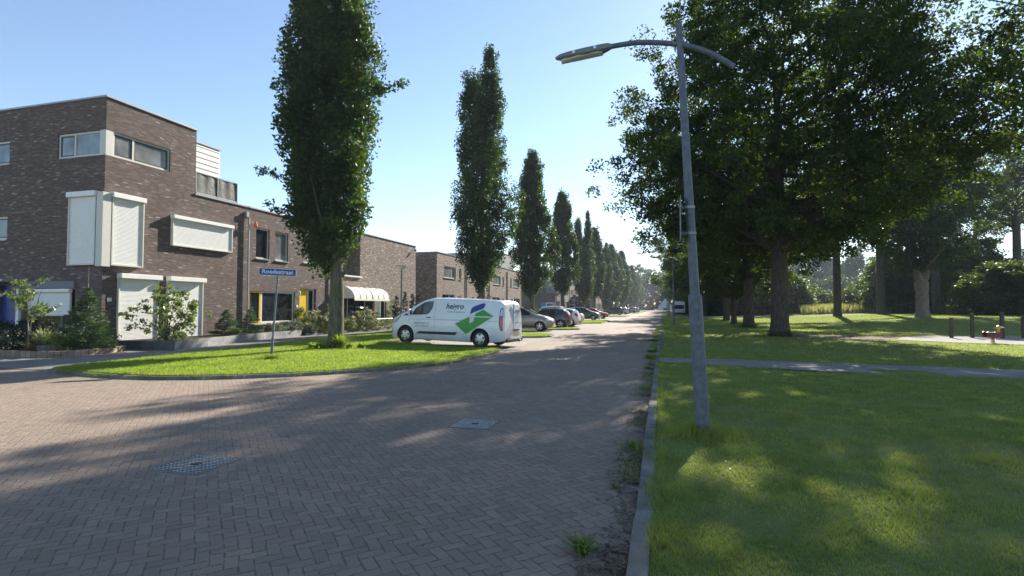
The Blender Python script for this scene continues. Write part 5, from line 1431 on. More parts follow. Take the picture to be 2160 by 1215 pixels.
l2 = copy_tree(lp); l2.location = (0.95, 52, 0.04); l2.scale = (1.22,) * 3; l2.rotation_euler = (0, math.radians(2.6), 0); tag(l2, 'second street lamp, thin and far, in front of the dark oak crowns')
for o in list(l2.children):
    if o.name.startswith('edge_on'): bpy.data.objects.remove(o)
l3 = copy_tree(l2); l3.location = (0.9, 86, 0.06); tag(l3, 'third street lamp, tiny beside the camper van')
l4 = copy_tree(l2); l4.location = (0.9, 122, 0.06); tag(l4, 'fourth street lamp, hardly visible beyond the camper van')

# cone lamp in the gardens
def cone_lamp(label, loc, s=1.0):
    cl = thing('garden_lamp', label, 'street lamp', loc, group='lamps with a cone shade on a straight pole')
    mb = MB(); mb.tube([(0, 0, 0), (0, 0, 1.6), (0, 0, 1.62), (0, 0, 4.1)], [.10, .09, .06, .05], 14); mb.build('pole', MAT['galv'], cl)
    mb = MB(); mb.lathe([(.03, 4.08), (.10, 4.16), (.34, 4.36), (.34, 4.40)], n=22); mb.build('glass_cone', MAT['lens'], cl)
    mb = MB(); mb.lathe([(.0, 4.50), (.2, 4.48), (.37, 4.43), (.37, 4.405), (.0, 4.40)], n=22); mb.build('lid', MAT['lamphead'], cl)
    cl.scale = (s, s, s); return cl
cone_lamp('grey lamp with a cone shaped shade behind the narrow cypresses', (-17.3, 33.6, 0.0))
cone_lamp('far small lamp with a pale shade in front of the purple brick end wall', (-16.6, 86, 0.0), 1.1)

# street name sign
sg = thing('street_name_sign', 'blue street name sign on a leaning steel pole in the grass verge', 'street sign', (-10.89, 13.14, 0.06))
mb = MB(); mb.tube([(0, 0, -.1), (.035, .01, .60), (.04, .01, .62), (.15, .04, 2.42)], [.040, .040, .028, .026], 16); mb.build('pole', MAT['galv'], sg)
lv = math.atan2(-10.89 * -1, 13.14)
sgn = Matrix.Translation((.155, .03, 2.51)) @ Matrix.Rotation(0.62, 4, 'Z') @ Matrix.Rotation(math.radians(1.8), 4, 'Y')
mb = MB(); mb.box(-.50, -.012, -.105, .50, .012, .105); pb = mb.build('sign_board', MAT['signwhite'], sg); pb.data.transform(sgn)
mb = MB(); mb.box(-.485, -.016, -.092, .485, -.0125, .092); fb = mb.build('sign_face', MAT['signblue'], pb); fb.data.transform(sgn)
mb = MB(); mb.box(-.11, -.02, -.135, .09, .02, -.106); bk = mb.build('bracket', MAT['steel'], sg); bk.data.transform(sgn)
text_mesh('lettering', 'Roedestraat', 0.17, 'signwhite', pb, sgn @ Matrix.Translation((0, -.0185, .004)) @ Matrix.Rotation(PI / 2, 4, 'X'), bold=0.0035, sx=1.0)
# far T-shaped sign
ts = thing('direction_sign', 'small dark T shaped sign pole beside the far parked black car', 'street sign', (-9.6, 101, 0.05))
mb = MB(); mb.tube([(0, 0, 0), (0, 0, 3.0)], .06, 8); mb.build('pole', MAT['dkframe'], ts)
mb = MB(); mb.box(-.9, -.03, 2.75, .7, .03, 2.98); mb.build('sign_board', MAT['signblue'], ts)
mb = MB(); mb.box(-.02, -.02, 0, .1, .06, 1.0)
o = mb.build('marker_post', MAT['white']); o.location = (-7.0, 61.5, 0.05); tag(o, 'small white marker post between the dark green car and the silver car', 'marker post')

# drain covers in the paving
def cover(label, loc, rz, w=0.56, d=0.56, pattern='bars'):
    r = thing('drain_cover', label, 'drain cover', loc, rz, 'steel drain covers in the paving')
    mb = MB(); t = 0.03
    for (a, b, c, e) in ((-w / 2, -d / 2, w / 2, -d / 2 + t), (-w / 2, d / 2 - t, w / 2, d / 2), (-w / 2, -d / 2 + t, -w / 2 + t, d / 2 - t), (w / 2 - t, -d / 2 + t, w / 2, d / 2 - t)):
        mb.box(a, b, -.02, c, e, 0.007)
    mb.build('frame', MAT['castiron'], r)
    mb = MB(); mb.box(-w / 2 + t, -d / 2 + t, -.02, w / 2 - t, d / 2 - t, 0.0035); p = mb.build('plate', MAT['hole'], r)
    mb = MB()
    if pattern == 'bars':
        n = 12
        for i in range(n):
            x = -w / 2 + t + (i + .5) * (w - 2 * t) / n
            if abs(x) < .05:
                mb.box(x - .010, -d / 2 + t, 0.002, x + .010, -.05, .0085); mb.box(x - .010, .05, 0.002, x + .010, d / 2 - t, .0085)
            else: mb.box(x - .010, -d / 2 + t, 0.002, x + .010, d / 2 - t, .0085)
    else:
        n = 12
        for i in range(n):
            for j in range(n):
                x = -w / 2 + t + (i + .5) * (w - 2 * t) / n; y = -d / 2 + t + (j + .5) * (d - 2 * t) / n
                if abs(x) < .06 and abs(y) < .04: continue
                mb.box(x - .014, y - .0085, .002, x + .014, y + .0085, .008)
    mb.build('tread', MAT['steel'], p)
    mb = MB(); mb.box(-.045, -.012, .002, .045, .012, .010); mb.box(-.012, -.04, .002, .012, -.013, .010); mb.build('lifting_grip', MAT['hole'], p)
    return r
cover('square steel drain cover with a dotted tread, nearest the camera on the left', (-4.45, 4.34, 0.001), 0.0, 0.58, 0.58, 'dots')
cover('square steel drain cover with parallel bars in the middle of the road', (-2.42, 6.82, 0.001), 0.0, 0.56, 0.56, 'bars')

# playground
for i, (x, y, h, rr) in enumerate(((13.7, 31.5, 1.0, .085), (14.75, 31.9, 1.22, .085), (15.98, 31.9, 1.25, .09), (17.05, 32.3, 1.05, .085))):
    mb = MB(); mb.tube([(0, 0, -.1), (0, 0, h * .6), (.01, 0, h - .01), (.01, 0, h)], [rr, rr, rr * .97, rr * .8], 14)
    o = mb.build('wooden_post', MAT['wood']); o.location = (x, y, .05); o.rotation_euler = (0.02 * (i - 1), 0.015 * (1 - i), 0)
    tag(o, ('shorter wooden post at the left end of the play sand', 'tall wooden post left of the spring rider', 'tall wooden post right of the spring rider', 'wooden post at the right picture edge')[i], 'post', 'wooden posts in the play sand')
sr = thing('spring_rider', 'red duck shaped spring rider in the play sand', 'spring rider', (13.35, 27.3, .045), 0.25)
mb = MB(); pts = [(.11 * math.cos(q * 2 * PI / 10), .11 * math.sin(q * 2 * PI / 10), .03 + .30 * q / 50) for q in range(51)]
mb.tube(pts, .016, 6); mb.build('spring', MAT['spring'], sr)
def board(name, poly, y0, y1, mat, par):
    mb = MB(); n = len(poly)
    mb.add([(p[0], y0, p[1]) for p in poly] + [(p[0], y1, p[1]) for p in poly], [tuple(range(n)), tuple(range(2 * n - 1, n - 1, -1))] + [(i, n + i, n + (i + 1) % n, (i + 1) % n) for i in range(n)])
    return recalc(mb.build(name, MAT[mat], par))
side = [(-.42, .34), (.22, .34), (.30, .28), (.40, .33), (.42, .45), (.36, .52), (.33, .62), (.2, .60), (.12, .55), (-.3, .55), (-.36, .64), (-.44, .60)]
board('side_panel', side, -.15, -.12, 'red', sr); board('side_panel', side, .12, .15, 'red', sr)
board('seat', [(-.36, .55), (.12, .55), (.12, .59), (-.36, .59)], -.12, .12, 'black', sr)
hd_ = board('head', [(.20, .56), (.34, .56), (.36, .74), (.42, .82), (.40, .92), (.30, .97), (.21, .92), (.20, .78)], -.03, .03, 'ochre', sr)
board('beak', [(.41, .93), (.52, .90), (.60, .82), (.55, .83), (.42, .84)], -.035, .035, 'awning', hd_)
mb = MB(); mb.tube([(.24, -.2, .82), (.24, .2, .82)], .014, 6); mb.build('handlebar', MAT['white'], sr); sr.scale = (.78,) * 3
#@@CARS

# ------------------------------------------------------------------ vehicles
def interp(tab, x):
    xs_ = [p[0] for p in tab]; return float(np.interp(x, xs_, [p[1] for p in tab]))

class Body:
    """car body: x from nose (0) to tail (L); loft of cross sections"""
    def __init__(s, L, W, top, belt, bot, plan, tumble, n_st=44, ends=(0.06, 0.05)):
        s.L, s.W, s.top, s.belt, s.bot, s.plan, s.tumble = L, W, top, belt, bot, plan, tumble
        s.xs = sorted(set([round(L * i / n_st, 4) for i in range(n_st + 1)] + [p[0] for p in top]))
    def sec(s, x):
        zt = interp(s.top, x); zb = interp(s.bot, x); be = min(interp(s.belt, x), zt - 0.03)
        w = s.W / 2 * interp(s.plan, x); k = max(0.0, zt - be)
        tw = w - s.tumble * max(0, k - 0.03)
        mid = zb + (be - zb) * 0.55
        return [(0, zt + .015), (tw * .45, zt + .010), (tw * .78, zt - .004), (tw * .93, zt - .028), (tw, zt - .075 if k > .12 else zt - .03), (w - .004, be), (w + .012, mid), (w + .004, zb + .14), (w - .03, zb + .02), (w - .09, zb), (0, zb)]
    def half(s, x, z):
        sc = s.sec(x)[4:9]
        zs_ = [p[1] for p in sc][::-1]; ws = [p[0] for p in sc][::-1]
        return float(np.interp(z, zs_, ws))
    def mesh(s, name, mat, parent, arches, ar, tw=0.3):
        V = []; F = []; m = 21
        for x in s.xs:
            sc = s.sec(x)
            ring = [(x, -p[0], p[1]) for p in sc] + [(x, p[0], p[1]) for p in sc[-2:0:-1]]
            m = len(ring); V += ring
        for i in range(len(s.xs) - 1):
            for k in range(m):
                k2 = (k + 1) % m
                F.append((i * m + k, (i + 1) * m + k, (i + 1) * m + k2, i * m + k2))
        F.append(tuple(range(m))); F.append(tuple((len(s.xs) - 1) * m + k for k in range(m - 1, -1, -1)))
        me = bpy.data.meshes.new(name); me.from_pydata(V, [], F); me.update()
        o = link_mesh(name, me, mat, None); recalc(o)
        cut = MB()
        for (ax, az) in arches:
            for sd_ in (-1, 1):
                y0, y1 = (sd_ * (s.W / 2 - tw), sd_ * (s.W / 2 + .2))
                n = 28; vs = [(ax + ar * math.cos(2 * PI * k / n), y, az + ar * math.sin(2 * PI * k / n)) for y in (y0, y1) for k in range(n)]
                fs = [(k, (k + 1) % n, n + (k + 1) % n, n + k) for k in range(n)] + [tuple(range(n)), tuple(range(2 * n - 1, n - 1, -1))]
                cut.add(vs, fs)
        c = cut.build('cut', MAT['black']); recalc(c)
        md = o.modifiers.new('b', 'BOOLEAN'); md.object = c; md.operation = 'DIFFERENCE'; md.solver = 'EXACT'
        dg = bpy.context.evaluated_depsgraph_get()
        nm = bpy.data.meshes.new_from_object(o.evaluated_get(dg))
        o.modifiers.clear(); o.data = nm
        nm.materials.clear(); nm.materials.append(mat)
        cd = c.data; bpy.data.objects.remove(c); bpy.data.meshes.remove(cd)
        nm.polygons.foreach_set('use_smooth', [True] * len(nm.polygons)); nm.set_sharp_from_angle(angle=math.radians(28))
        o.parent = parent
        return o
    def side_panel(s, name, poly, side, mat, parent, off=0.008, sub=10):
        """panel lying on the body side; poly in (x,z)"""
        pts = []
        n = len(poly)
        for i in range(n):
            a, b = poly[i], poly[(i + 1) % n]
            m = max(1, int(math.hypot(b[0] - a[0], b[1] - a[1]) / 0.12))
            for k in range(m): pts.append((a[0] + (b[0] - a[0]) * k / m, a[1] + (b[1] - a[1]) * k / m))
        bm = bmesh.new()
        vs = [bm.verts.new((p[0], 0, p[1])) for p in pts]
        f = bm.faces.new(vs)
        # cut the panel along x and z so it follows the curved side
        x0, x1 = min(p[0] for p in pts), max(p[0] for p in pts); z0, z1 = min(p[1] for p in pts), max(p[1] for p in pts)
        for k in range(1, max(2, int((x1 - x0) / 0.2))):
            q = x0 + (x1 - x0) * k / max(2, int((x1 - x0) / 0.2))
            bmesh.ops.bisect_plane(bm, geom=bm.verts[:] + bm.edges[:] + bm.faces[:], plane_co=(q, 0, 0), plane_no=(1, 0, 0))
        for k in range(1, max(2, int((z1 - z0) / 0.1))):
            q = z0 + (z1 - z0) * k / max(2, int((z1 - z0) / 0.1))
            bmesh.ops.bisect_plane(bm, geom=bm.verts[:] + bm.edges[:] + bm.faces[:], plane_co=(0, 0, q), plane_no=(0, 0, 1))
        bmesh.ops.triangulate(bm, faces=bm.faces)
        for v in bm.verts: v.co.y = side * (s.half(v.co.x, v.co.z) + off)
        bmesh.ops.recalc_face_normals(bm, faces=bm.faces)
        for f in bm.faces:
            if f.normal.y * side < 0: f.normal_flip()
            f.smooth = True
        me = bpy.data.meshes.new(name); bm.to_mesh(me); bm.free()
        return link_mesh(name, me, MAT[mat] if isinstance(mat, str) else mat, parent)
    def top_panel(s, name, x0, x1, mat, parent, frac=0.88, off=0.008, n=8):
        mb = MB(); V = []; F = []
        ys_ = np.linspace(-frac, frac, 9)
        for i in range(n + 1):
            x = x0 + (x1 - x0) * i / n; sc = s.sec(x); tw = sc[4][0]
            wy = [0, .45, .78, .93, 1.0]; wz = [sc[k][1] for k in range(5)]
            zc = (interp(s.top, min(x + .05, s.L)) - interp(s.top, max(x - .05, 0))) / .1
            nx = -zc / math.hypot(1, zc); nz = 1 / math.hypot(1, zc)
            for y in ys_:
                V.append((x + nx * off, y * tw, float(np.interp(abs(y), wy, wz)) + nz * off))
        for i in range(n):
            for k in range(8): F.append((i * 9 + k, (i + 1) * 9 + k, (i + 1) * 9 + k + 1, i * 9 + k + 1))
        mb.add(V, F, 0, True)
        return mb.build(name, MAT[mat], parent)

def wheel(parent, x, y, side, r=0.32, w=0.2, style='alloy', mat='rim'):
    h = bpy.data.objects.new('wheel', None); h.empty_display_size = .1; COL.objects.link(h); h.parent = parent; h.location = (x, y, r)
    mb = MB(); s = side
    prof = [(r * .60, s * w * .5), (r * .68, s * w * .52), (r * .93, s * w * .48), (r, s * w * .34), (r, -s * w * .34), (r * .93, -s * w * .5), (r * .3, -s * w * .5)]
    mb.lathe(prof, axis='Y', n=32); mb.build('tyre', MAT['tyre'], h)
    mb = MB()
    if style == 'cap':
        mb.lathe([(0, s * (w * .5 + .012)), (r * .2, s * (w * .5 + .016)), (r * .45, s * (w * .5 + .006)), (r * .63, s * (w * .5 - .012)), (r * .66, s * w * .3)], axis='Y', n=32)
        rim = mb.build('rim', MAT['rim'] if mat == 'rim' else MAT[mat], h)
        mb = MB()
        for k in range(5):
            a = 2 * PI * k / 5 + .3
            q = [(a - .26, .36), (a + .26, .36), (a + .20, .56), (a - .20, .56)]
            mb.add([(r * p[1] * math.cos(p[0]), s * (w * .5 + .013), r * p[1] * math.sin(p[0])) for p in q], [(0, 1, 2, 3)])
    else:
        mb.lathe([(r * .58, s * w * .48), (r * .66, s * (w * .5 + .004)), (r * .66, s * w * .2)], axis='Y', n=32)
        mb.lathe([(0, s * w * .5), (r * .13, s * w * .48), (r * .13, s * w * .3)], axis='Y', n=16)
        for k in range(5):
            a = 2 * PI * k / 5 + .3
            ca, sa = math.cos(a), math.sin(a)
            P = lambda rr, t, yy: (rr * ca - t * sa, yy, rr * sa + t * ca)
            mb.add([P(r * .08, -.028, s * w * .47), P(r * .62, -.04, s * w * .44), P(r * .62, .04, s * w * .44), P(r * .08, .028, s * w * .47)], [(0, 1, 2, 3)])
        rim = mb.build('rim', MAT[mat], h)
        mb = MB(); mb.lathe([(0, s * w * .22), (r * .64, s * w * .2)], axis='Y', n=24)
    mb.build('rim_opening', MAT['hole'], h)
    return h

def finish_car(root, B, wheels, wr, ww=0.2, style='alloy', rimmat='rim'):
    for (x, _) in wheels:
        for s in (-1, 1): wheel(root, x, s * (B.W / 2 - ww / 2 - .015), s, wr, ww, style, rimmat)
    mb = MB()   # dark underbody and arch liners
    mb.box(wheels[0][0] + .4, -B.W / 2 + .12, .19, wheels[1][0] - .4, B.W / 2 - .12, .24)
    for (x, az) in wheels:
        for s in (-1, 1):
            n = 20; R_ = wr + .055; y0, y1 = s * (B.W / 2 - .29), s * (B.W / 2 - .03)
            vs = [(x + R_ * math.cos(PI * k / n - .1), y, az + R_ * math.sin(PI * k / n * 1.06 - .1)) for y in (y0, y1) for k in range(n + 1)]
            mb.add(vs, [(k, k + 1, n + 2 + k, n + 1 + k) for k in range(n)])
            mb.add([(x - R_, y0, az - .1), (x + R_, y0, az - .1), (x + R_, y0, az + R_), (x - R_, y0, az + R_)], [(0, 1, 2, 3)])
    mb.build('underbody', MAT['black'], root)

def make_car(label, paint, kind='hatch', loc=(0, 0, 0), rz=0, group='cars parked in the bays', cat='car', name='parked_car', rimmat='rim', scale=1.0):
    S_ = {
        'mpv': dict(L=4.25, W=1.78, h=1.60, belt=0.98, wb=(0.84, 3.42), top=[(0, .52), (.04, .66), (.15, .80), (.55, .96), (1.0, 1.06), (1.35, 1.24), (1.75, 1.44), (2.1, 1.56), (2.6, 1.60), (3.3, 1.57), (3.75, 1.48), (3.98, 1.22), (4.12, .98), (4.2, .8), (4.25, .5)],
                    win=[(1.25, 1.02), (1.85, 1.40), (2.2, 1.49), (3.3, 1.48), (3.72, 1.36), (3.80, 1.10), (3.5, 1.04)], pill=(2.45, 3.3), ws=(1.02, 2.02), rw=(3.76, 4.08)),
        'hatch': dict(L=3.9, W=1.70, h=1.48, belt=0.95, wb=(0.75, 3.20), top=[(0, .50), (.04, .64), (.14, .78), (.9, .94), (1.1, 1.0), (1.75, 1.38), (2.1, 1.46), (2.8, 1.47), (3.4, 1.40), (3.6, 1.28), (3.8, .98), (3.86, .82), (3.9, .5)],
                      win=[(1.28, .99), (1.85, 1.33), (2.2, 1.39), (3.1, 1.37), (3.42, 1.26), (3.35, 1.05), (3.1, 1.0)], pill=(2.35, 3.05), ws=(1.08, 1.82), rw=(3.48, 3.78)),
        'suv': dict(L=4.35, W=1.82, h=1.66, belt=1.06, wb=(0.84, 3.48), top=[(0, .58), (.05, .80), (.18, .96), (.95, 1.08), (1.15, 1.13), (1.75, 1.52), (2.1, 1.62), (3.1, 1.64), (3.8, 1.58), (4.02, 1.42), (4.2, 1.06), (4.3, .9), (4.35, .55)],
                    win=[(1.32, 1.10), (1.88, 1.46), (2.2, 1.54), (3.3, 1.54), (3.78, 1.46), (3.92, 1.22), (3.6, 1.12)], pill=(2.45, 3.35), ws=(1.16, 1.85), rw=(3.96, 4.18)),
        'sedan': dict(L=4.5, W=1.78, h=1.44, belt=0.94, wb=(0.86, 3.52), top=[(0, .50), (.04, .64), (.15, .76), (1.1, .92), (1.3, .97), (2.0, 1.36), (2.4, 1.44), (3.1, 1.42), (3.7, 1.22), (4.1, 1.04), (4.35, .98), (4.46, .8), (4.5, .5)],
                      win=[(1.48, .97), (2.1, 1.31), (2.5, 1.37), (3.1, 1.35), (3.62, 1.12), (3.6, 1.0)], pill=(2.5, 3.25), ws=(1.28, 2.05), rw=(3.2, 3.95)),
    }[kind]
    root = thing(name, label, cat, loc, rz, group)
    L = S_['L']; cx = L / 2
    B = Body(L, S_['W'], S_['top'], [(0, .62), (.3, .74), (1.0, .9), (1.4, S_['belt']), (L - .4, S_['belt'] + .04), (L, .8)],
             [(0, .24), (.3, .20), (L - .35, .21), (L, .30)], [(0, .70), (.06, .80), (.2, .90), (.5, .975), (1.2, 1.0), (L - 1.0, 1.0), (L - .3, .955), (L - .08, .88), (L, .78)], 0.30)
    pm = MAT[paint]
    wr = .315 if kind != 'suv' else .345
    body = B.mesh('body', pm, root, [(S_['wb'][0], wr), (S_['wb'][1], wr)], wr + .055)
    for s in (-1, 1):
        W_ = S_['win']; p0 = S_['pill']
        B.side_panel('side_window', W_, s, 'carglass', root)
        for px_ in p0[:1]:
            B.side_panel('pillar', [(px_, S_['belt'] + .05), (px_ + .07, S_['belt'] + .05), (px_ + .09, interp(B.top, px_) - .105), (px_ + .02, interp(B.top, px_) - .105)], s, 'black', root, off=.012)
        for dx in (S_['ws'][0] + .12, p0[0] + .04):
            B.side_panel('door_seam', [(dx, .34), (dx + .012, .34), (dx + .012, S_['belt'] - .02), (dx, S_['belt'] - .02)], s, 'black', root, off=.004)
        B.side_panel('door_handle', [(p0[0] - .22, .86), (p0[0] - .04, .86), (p0[0] - .04, .89), (p0[0] - .22, .89)], s, 'black', root, off=.02)
        B.side_panel('sill_trim', [(S_['wb'][0] + .42, .28), (S_['wb'][1] - .42, .28), (S_['wb'][1] - .42, .33), (S_['wb'][0] + .42, .33)], s, 'black', root, off=.006)
        B.side_panel('headlight', [(.03, .62), (.10, .76), (.42, .83), (.46, .78), (.25, .66)], s, 'clearlamp', root, off=.012)
        B.side_panel('tail_light', [(L - .04, .78), (L - .07, 1.02), (L - .30, 1.08), (L - .34, .96), (L - .2, .84)], s, 'redlamp', root, off=.012)
        mb = MB(); mx = S_['ws'][0] + .38; my = s * (B.half(mx, S_['belt']) + .09)
        mb.lathe([(0, -.09), (.06, -.07), (.085, 0), (.07, .06), (0, .09)], (mx, my, S_['belt'] + .07), axis='X', n=12); mb.build('mirror', pm, root)
    B.top_panel('windscreen', S_['ws'][0], S_['ws'][1], 'carglass', root)
    B.top_panel('rear_window', S_['rw'][0], S_['rw'][1], 'carglass', root)
    def face_panel(name, x, y0, y1, z0, z1, mat):
        mb = MB(); mb.box(x - .006, y0, z0, x + .006, y1, z1); mb.build(name, MAT[mat], root)
    hw = S_['W'] / 2
    face_panel('grille', -.004, -hw * .45, hw * .45, .50 if kind != 'suv' else .56, .585, 'black')
    face_panel('number_plate', -.012, -.26, .26, .36, .47, 'plate')
    face_panel('rear_bumper', L + .004, -hw * .6, hw * .6, .30, .42, 'black')
    face_panel('number_plate', L + .012, -.26, .26, .52 - .08, .54, 'plate')
    finish_car(root, B, [(S_['wb'][0], wr), (S_['wb'][1], wr)], wr, rimmat=rimmat)
    root['_front'] = S_['wb'][0]
    if scale != 1: root.scale = (scale,) * 3
    return root

for nm_, c, mt in (('paint_silver', (0.42, 0.43, 0.44), .6), ('paint_greige', (0.20, 0.185, 0.17), .5), ('paint_black', (0.012, 0.013, 0.02), 0.0), ('paint_white', (0.72, 0.72, 0.72), 0.0),
                   ('paint_darkgreen', (0.05, 0.065, 0.06), .4), ('paint_red', (0.42, 0.035, 0.02), 0.0), ('paint_blue', (0.03, 0.05, 0.10), .3), ('paint_pale', (0.55, 0.56, 0.57), .4)):
    MAT[nm_] = m_paint(nm_, c, 0.3, mt)

def park(label, paint, kind, wx_, wy_, which, nose_right, dyaw=0.0, **kw):
    """place a car so that the contact point of one near-side wheel is at (wx_, wy_)"""
    c = make_car(label, paint, kind, **kw)
    wb = {'mpv': (0.84, 3.42), 'hatch': (0.75, 3.20), 'suv': (0.84, 3.48), 'sedan': (0.86, 3.52)}[kind]
    W = {'mpv': 1.78, 'hatch': 1.70, 'suv': 1.82, 'sedan': 1.78}[kind]
    lx = wb[0] if which == 'front' else wb[1]
    rz = (PI if nose_right else 0.0) + dyaw
    ly = (W / 2 - .05) if nose_right else -(W / 2 - .05)   # near side (towards -y)
    ox = wx_ - (lx * math.cos(rz) - ly * math.sin(rz)); oy = wy_ - (lx * math.sin(rz) + ly * math.cos(rz))
    c.location = (ox, oy, 0.006); c.rotation_euler.z = rz
    del c['_front']
    return c
# body x runs nose -> tail, so nose pointing +x needs a half turn
park('silver brown family car facing the street, directly behind the white van', 'paint_greige', 'mpv', -7.75, 34.35, 'front', True, 0.05)
park('black hatchback with its red tail light towards the street', 'paint_black', 'hatch', -7.3, 39.4, 'rear', False, 0.03)
park('small white hatchback parked rear end out beside the black hatchback', 'paint_white', 'hatch', -7.2, 43.0, 'rear', False)
park('pale silver car with dark side window facing the street', 'paint_pale', 'suv', -7.9, 49.0, 'front', True)
park('dark green grey car facing the street beyond the silver one', 'paint_darkgreen', 'mpv', -8.2, 66.0, 'front', True)
park('red car facing the street with only its bonnet showing', 'paint_red', 'hatch', -8.0, 74.5, 'front', True)
park('black car parked side on, far down the left side', 'paint_black', 'suv', -8.6, 112.0, 'rear', False, scale=1.0)
park('far white car behind the side on black car', 'paint_white', 'hatch', -8.0, 121.0, 'rear', False)
park('far dark blue car beyond the white one', 'paint_blue', 'hatch', -8.0, 130.0, 'rear', False)
park('far silver car near the end of the parking bays', 'paint_silver', 'suv', -7.6, 150.0, 'rear', False)
park('last tiny pale car at the end of the parking bays', 'paint_pale', 'hatch', -7.4, 168.0, 'rear', False)

# ---- the white van ----------------------------------------------------
van = thing('delivery_van', 'white panel van with a blue and green check mark logo parked nose on the grass', 'van', (0, 0, 0))
VL = 5.16; hr = .345
VB = Body(VL, 1.96, [(0, .50), (.03, .72), (.09, .90), (.22, 1.04), (.46, 1.18), (.80, 1.30), (1.1, 1.49), (1.45, 1.69), (1.68, 1.79), (1.95, 1.85), (2.4, 1.87), (3.6, 1.86), (4.6, 1.82), (4.95, 1.79), (5.06, 1.70), (5.11, 1.40), (5.14, .9), (5.16, .4)],
          [(0, .7), (.1, .78), (.5, 1.02), (.9, 1.12), (1.2, 1.16), (2.1, 1.19), (5.0, 1.18), (5.16, 1.0)], [(0, .22), (.2, .19), (4.4, .19), (4.9, .24), (5.16, .30)],
          [(0, .66), (.05, .76), (.16, .86), (.4, .945), (.9, .985), (1.5, 1.0), (4.2, 1.0), (4.9, .985), (5.08, .95), (5.16, .88)], 0.20)
VB.mesh('body', MAT['vanwhite'], van, [(.84, hr), (4.16, hr)], hr + .065, tw=.34)
NS = 1   # after the half-turn the near side
for s in (-1, 1):
    VB.side_panel('side_window', [(1.12, 1.17), (1.27, 1.44), (1.62, 1.655), (1.80, 1.71), (2.07, 1.73), (2.05, 1.46), (1.93, 1.26), (1.80, 1.19)], s, 'vanglass', van)
    VB.side_panel('pillar', [(1.53, 1.18), (1.565, 1.18), (1.60, 1.64), (1.565, 1.62)], s, 'black', van, off=.012)
    VB.side_panel('quarter_window', [(.66, 1.115), (1.0, 1.275), (1.07, 1.25), (1.06, 1.15)], s, 'black', van)
    for (x_, z0, z1) in ((.99, .80, 1.10), (2.17, .24, 1.74), (1.98, .24, .62)):
        VB.side_panel('panel_seam', [(x_, z0), (x_ + .012, z0), (x_ + .012, z1), (x_, z1)], s, 'logogrey', van, off=.003)
    VB.side_panel('body_crease', [(1.0, .985), (4.9, 1.03), (4.9, 1.042), (1.0, .995)], s, 'logogrey', van, off=.003)
    VB.side_panel('sliding_rail', [(2.2, 1.0), (4.3, 1.035), (4.3, 1.05), (2.2, 1.015)], s, 'logogrey', van, off=.004)
    VB.side_panel('rub_strip', [(1.36, .43), (1.50, .53), (3.22, .555), (3.12, .445)], s, 'black', van, off=.02)
    VB.side_panel('door_handle', [(1.80, 1.065), (2.03, 1.075), (2.03, 1.105), (1.82, 1.10)], s, 'black', van, off=.03)
    VB.side_panel('headlight', [(.10, .82), (.12, .96), (.22, 1.02), (.56, 1.14), (.54, 1.08), (.40, .92), (.26, .84)], s, 'clearlamp', van, off=.012)
    VB.side_panel('lamp_surround', [(.06, .80), (.08, .98), (.22, 1.045), (.60, 1.165), (.57, 1.07), (.42, .90), (.27, .81)], s, 'black', van, off=.008)
    VB.side_panel('bumper_grille', [(.02, .42), (.02, .60), (.10, .58), (.16, .46), (.14, .42)], s, 'black', van, off=.010)
    VB.side_panel('tail_lamp_surround', [(4.93, .96), (4.95, 1.46), (5.00, 1.54), (5.06, 1.54), (5.085, .70), (5.01, .68), (4.97, .80)], s, 'logonavy', van, off=.006)
    tl = VB.side_panel('tail_light', [(4.965, 1.0), (4.975, 1.22), (5.06, 1.22), (5.07, .73), (5.02, .72), (4.99, .82)], s, 'redlamp', van, off=.012)
    VB.side_panel('tail_light', [(4.965, 1.24), (4.98, 1.44), (5.01, 1.50), (5.05, 1.50), (5.06, 1.24)], s, 'clearlamp', van, off=.012)
    mb = MB(); mx = 1.10; my = s * (VB.half(mx, 1.15) + .13)
    mb.box(mx - .06, my - .09 * s, 1.15, mx + .06, my + .10 * s, 1.40)
    o = mb.build('mirror', MAT['vanwhite'], van); bm = bmesh.new(); bm.from_mesh(o.data); bmesh.ops.bevel(bm, geom=bm.edges[:], offset=.035, segments=3, affect='EDGES'); bm.to_mesh(o.data); bm.free()
    mb = MB(); mb.box(mx + .061, my - .06 * s, 1.18, mx + .066, my + .075 * s, 1.37); mb.build('mirror_glass', MAT['vanglass'], o)
VB.top_panel('windscreen', .82, 1.66, 'vanglass', van, frac=.90)
mb = MB(); mb.box(-.012, -.5, .40, .0, .5, .62); mb.build('grille', MAT['black'], van)
# rear: doors, handle bar, plate, bumper, small windowless panels
mb = MB(); mb.box(VL - .10, -.80, .24, VL + .07, .80, .36); o = mb.build('rear_bumper', MAT['black'], van); bm = bmesh.new(); bm.from_mesh(o.data); bmesh.ops.bevel(bm, geom=bm.edges[:], offset=.02, segments=2, affect='EDGES'); bm.to_mesh(o.data); bm.free()
mb = MB(); mb.tube([(VL, .30, .28), (VL + .12, .30, .26), (VL + .16, .30, .32)], .03, 8); mb.build('tow_bar', MAT['black'], van)
mb = MB(); mb.box(VL - .015, -.30 + .25, .66, VL + .02, .30 + .25, .72); mb.build('handle_bar', MAT['black'], van)
mb = MB(); mb.box(VL - .02, -.26 + .32, .50, VL + .012, .26 + .32, .62); mb.build('number_plate', MAT['plate'], van)
mb = MB(); mb.box(VL - .06, -.006, .42, VL - .013, .006, 1.7); mb.build('door_seam', MAT['logogrey'], van)
for s in (-1, 1):
    mb = MB(); mb.add([(5.112, s * .10, 1.22), (5.112, s * .72, 1.22), (5.085, s * .66, 1.62), (5.085, s * .10, 1.62)], [(0, 1, 2, 3)])
    mb.build('pressed_panel', MAT['logogrey'] if False else MAT['lightpaint'], van)
